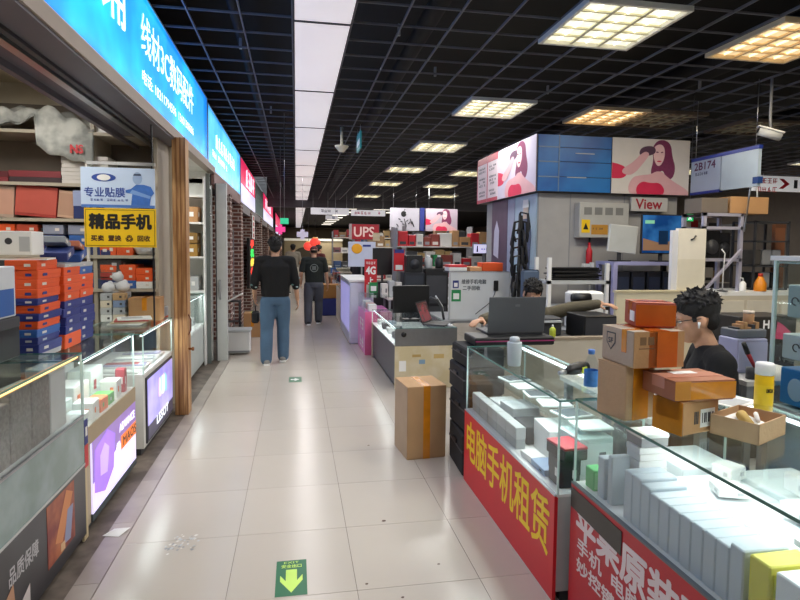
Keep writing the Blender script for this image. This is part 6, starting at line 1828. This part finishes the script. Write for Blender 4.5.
# --- man in black walking away
def walker(label, loc, H, shirt, sleeve_to, pants, shoem, hairm=HAIR, stride=.14, arm_sw=.1, yaw=0.0, cap=None, name='person', sh_w=.2, scale_w=1.0):
    """figure seen from behind, facing +Y; root at the ground between the feet"""
    t = thing(name, label, 'person', loc, yaw)
    k = H / 1.72
    z = lambda a: a * k
    hips = [V(-.095, 0, z(.88)), V(.095, 0, z(.88))]
    knees = [V(-.11, stride * .75, z(.49)), V(.1, -stride * .2, z(.47))]
    ankles = [V(-.115, stride * .5, z(.085)), V(.11, -stride * 1.5 + .02, z(.13))]
    toes = [V(-.14, stride * .5 + .17, .036), V(.13, -stride * 1.5 + .17, .04)]
    ankles = [V(-.12, -stride * .55, z(.085)), V(.1, stride * 1.1, z(.095))]
    toes = [V(-.15, -stride * .55 + .17, .037), V(.12, stride * 1.1 + .17, .037)]
    knees = [V(-.115, stride * .1, z(.48)), V(.1, stride * .95, z(.5))]
    sho = [V(-sh_w, .0, z(1.41)), V(sh_w, .0, z(1.41))]
    elb = [V(-sh_w - .065, -.03 - arm_sw * .2, z(1.13)), V(sh_w + .06, .0, z(1.13))]
    wri = [V(-sh_w - .075, .07 + arm_sw, z(.89)), V(sh_w + .09, .06, z(.88))]
    b = Blob()
    M = head(b, V(0, .035, z(1.595)), V(0, 1, -.12), V(0, 0, 1), k * 1.06)
    b.cap(V(0, 0, z(1.4)), V(0, .03, z(1.54)), .058, .052)
    b.loft([(V(0, 0, z(.92)), .13, .09, 0), (V(0, 0, z(1.15)), .135, .09, 0), (V(0, 0, z(1.36)), .16, .09, 0), (V(0, 0, z(1.44)), .08, .06, 0)])
    for i in (0, 1):
        b.chain([sho[i], elb[i], wri[i]], [.045, .04, .027])
        d = wri[i] - elb[i]
        hand(b, wri[i], d, V(1 if i == 0 else -1, 0, 0), V(0, 1, 0), .95, .6)
        b.chain([hips[i], knees[i], ankles[i]], [.075, .05, .04])
    b.build('body', t, SKIN, .0075, 3)
    hair_cap(t, M, k * 1.06, hairm, 1.08) if not cap else None
    sb = Blob()
    w = scale_w
    sb.loft([(V(0, 0, z(.93)), .175 * w, .128 * w, 0), (V(0, .0, z(1.0)), .18 * w, .132 * w, 0), (V(0, -.005, z(1.2)), .19 * w, .128 * w, 0), (V(0, -.01, z(1.34)), .2 * w, .12 * w, 0), (V(0, 0, z(1.43)), .15 * w, .085 * w, 0), (V(0, .01, z(1.475)), .07, .06, 0)])
    for i in (0, 1):
        sb.cap(V(0, -.005, z(1.42)) + (sho[i] - V(0, 0, z(1.41))) * .5 + V(0, 0, 0), sho[i], .07, .072)
        e = elb[i] + (wri[i] - elb[i]) * max(0, sleeve_to - 1) if sleeve_to >= 1 else sho[i] + (elb[i] - sho[i]) * sleeve_to
        if sleeve_to > 1:
            sb.chain([sho[i], elb[i], e], [.07, .06, .054])
        else:
            sb.chain([sho[i], e], [.072, .066])
    so = sb.build('shirt', t, shirt, .01, 3)
    trousers_and_shoes(t, hips, knees, ankles, toes, pants, shoem, 1.0)
    if cap:
        cb = Blob()
        cb.mb.ball((0, -.008 * k, .055 * k), (.087 * k, .105 * k, .075 * k), SKIN, 18, 12, M)
        cb.mb.ball((0, .12 * k, .05 * k), (.065 * k, .06 * k, .01 * k), SKIN, 14, 8, M)
        cb.build('cap', t, cap, .008, 2)
        hb = Blob()
        hb.mb.ball((0, -.03 * k, .015 * k), (.08 * k, .085 * k, .06 * k), SKIN, 16, 10, M)
        hb.build('hair', t, hairm, .008, 2)
    return t, so, k, (sho, elb, wri)
DENIM = mat('#4a6580', .8, var=.16, scale=5, bump=.2)
BSHIRT = mat('#0f0f11', .9, var=.2, scale=6, bump=.2)
p1, s1_, k1_, j1 = walker('man in a black sweatshirt and blue jeans walking away', (-.275, 7.85, 0), 1.70, BSHIRT, 1.25, DENIM, mat('#8d8a86', .7), stride=.11, sh_w=.205, scale_w=1.06)
for i in (0, 1):
    mb = MB()
    for q in range(5):
        a = q * 1.3
        p = j1[1][i] + V(.05 * cos(a), .05 * sin(a), .05 - .03 * q)
        mb.ball(p, (.018, .018, .012), [mat('#8fa0a0', .6), mat('#5a7a78', .6)][q % 2], 8, 6)
    mb.build('sleeve_pattern', s1_)
bg = tag(MB().box(-.05, .05, -.09, .09, -.16, .0, SOFTBLACK, bev=.02).tube([(0, -.05, -.01), (0, -.04, .07), (0, .04, .07), (0, .05, -.01)], .006, BLACK, 6).build('hand_bag', None, (-.275 - .275, 7.85 + .19, .70)), 'small black bag held in the walking man\'s left hand', 'bag')
GTEE = mat('#1d221e', .9, var=.2, scale=6, bump=.2)
p2, s2_, k2_, j2 = walker('capped man in a dark printed T-shirt and grey trousers walking away', (.36, 11.75, 0), 1.60, GTEE, .75, mat('#4c4e55', .85, var=.12, bump=.2), mat('#1c1c20', .6), cap=mat('#5a2a2c', .8, var=.15), stride=.12, sh_w=.19)
ring = MB()
ring.tube([(.075 * cos(2 * pi * i / 20), -.142 + .004 * abs(cos(2 * pi * i / 20)), 1.16 + .075 * sin(2 * pi * i / 20)) for i in range(21)], .008, mat('#7d847c', .7), 6, False)
ring.box(-.04, .04, -.146, -.138, 1.12, 1.2, mat('#6a706a', .7))
ring.build('back_print', s2_)
walker('far shopper in a dark red top beside the right counters', (.62, 16.5, 0), 1.62, mat('#5a2a28', .9), .8, mat('#2a2c34', .9), BLACK, stride=.06, sh_w=.18, yaw=-.7)
walker('far shopper in black standing at the right stalls', (1.35, 12.4, 0), 1.66, mat('#2a2a2e', .9), 1.3, mat('#2c3448', .9), BLACK, stride=.03, sh_w=.19, yaw=-1.3)
walker('distant shopper in a pale shirt beyond the walking man', (-.1, 19.5, 0), 1.64, mat('#8d8578', .9), .8, mat('#b8b0a4', .9), BLACK, stride=.08, sh_w=.18)

# --- seated man with glasses behind the taped boxes
def seated(label, loc, yaw, shirt, head_tilt, sleeve, elb, wri, hdir, glasses=False, lean=0.0, hairp=1.06, zs=0.0, m_pants=DGREY, hs=1.0):
    """sits facing +Y locally; root on the floor under the stool"""
    t = thing('person', label, 'person', loc, yaw)
    hips = [V(-.09, .0, .52 + zs), V(.09, .0, .52 + zs)]
    knees = [V(-.12, .42, .5 + zs), V(.12, .42, .5 + zs)]
    ankles = [V(-.12, .4, .1), V(.12, .4, .1)]
    toes = [V(-.13, .56, .04), V(.13, .56, .04)]
    sho = [V(-.2, lean, .98 + zs), V(.2, lean, .98 + zs)]
    b = Blob()
    hc = V(0, lean + .085, 1.185 + zs)
    M = head(b, hc, V(0, 1, head_tilt), V(0, 0, 1), hs)
    b.cap(V(0, lean, .98 + zs), V(0, lean + .06, 1.12 + zs), .06, .052)
    b.loft([(V(0, 0, .48 + zs), .15, .1, 0), (V(0, lean * .5, .75 + zs), .14, .095, 0), (V(0, lean, .94 + zs), .16, .09, 0), (V(0, lean, 1.01 + zs), .08, .06, 0)])
    for i in (0, 1):
        b.chain([sho[i], elb[i], wri[i]], [.046, .04, .028])
        hand(b, wri[i], hdir[i], V(0, 0, -1), V(1 if i == 0 else -1, .2, 0), .95, .5)
        b.chain([hips[i], knees[i], ankles[i]], [.075, .055, .04])
    b.build('body', t, SKIN, .0065, 2)
    face_parts(t, M, hs)
    hair_cap(t, M, hs, HAIR, hairp)
    for sx in (-1, 1):
        MB().box(sx * .074 - .006, sx * .074 + .006, .005, .03, -.005, .05, HAIR, M, bev=.003).build('sideburn', t)
    sb = Blob()
    sb.loft([(V(0, .0, .5 + zs), .175, .13, 0), (V(0, lean * .5, .75 + zs), .175, .125, 0), (V(0, lean, .92 + zs), .19, .12, 0), (V(0, lean, 1.0 + zs), .14, .085, 0), (V(0, lean + .015, 1.055 + zs), .068, .062, 0)])
    for i in (0, 1):
        sb.cap(V(sho[i].x * .5, lean, .99 + zs), sho[i], .07, .07)
        if sleeve > 1:
            e = elb[i] + (wri[i] - elb[i]) * (sleeve - 1)
            sb.chain([sho[i], elb[i], e], [.07, .06, .045])
        else:
            sb.chain([sho[i], sho[i] + (elb[i] - sho[i]) * sleeve], [.07, .062])
    sb.build('shirt', t, shirt, .009, 3)
    trousers_and_shoes(t, hips, knees, ankles, toes, m_pants, BLACK)
    if glasses:
        M = M @ Matrix.Scale(hs, 4)
        g = MB()
        for sx in (-1, 1):
            g.tube([M @ Vector((sx * .032 + .024 * cos(2 * pi * i / 14), .1, .004 + .018 * sin(2 * pi * i / 14))) for i in range(15)], .0022, BLACK, 6, False)
            g.tube([M @ Vector((sx * .056, .098, .01)), M @ Vector((sx * .078, .05, .012)), M @ Vector((sx * .08, -.01, .008))], .0025, BLACK, 6)
        g.tube([M @ Vector((-.009, .102, .008)), M @ Vector((.009, .102, .008))], .0022, BLACK, 6)
        g.build('glasses', t)
        for sx in (-1, 1):
            MB().tube([M @ Vector((sx * .086, .004, -.006)), M @ Vector((sx * .086, .012, -.034))], [.0075, .004], PAPER, 8).build('earbud', t)
    return t
def stool(label, loc, h):
    t = thing('stool', label, 'stool', loc)
    MB().lathe([(.16, h - .05), (.17, h - .04), (.17, h - .01), (.15, h)], DGREY, 18).build('seat', t)
    for i in range(4):
        a = pi / 4 + i * pi / 2
        MB().tube([(.1 * cos(a), .1 * sin(a), h - .05), (.16 * cos(a), .16 * sin(a), 0)], .014, STEEL, 8).build('leg', t)
stool('round grey stool under the seated man with glasses', (2.2, 2.64, 0), .465)
seated('seated man with glasses and a white earbud in a black T-shirt', (2.2, 2.64, 0), 1.12, BSHIRT, -.25, .8,
       [V(-.25, .1, .8), V(.25, .1, .8)], [V(-.12, .32, .9), V(.12, .32, .9)], [V(.2, 1, -.15), V(-.2, 1, -.15)], True, .03, 1.06, zs=.05, hs=1.1)
stool('round grey stool under the man in the olive jacket', (2.13, 5.05, 0), .415)
OLIVE = mat('#57503f', .85, var=.15, scale=8, bump=.3)
seated('man in an olive jacket bent behind the grey laptop', (2.13, 5.05, 0), pi, OLIVE, -.6, 1.9,
       [V(.36, .14, .98), V(-.38, .14, 1.05)][::-1], [V(-.62, .25, 1.1), V(.55, .35, .98)], [V(-.9, .3, -.1), V(.8, .6, -.1)], False, .06, 1.02, m_pants=mat('#2c2c30', .8))
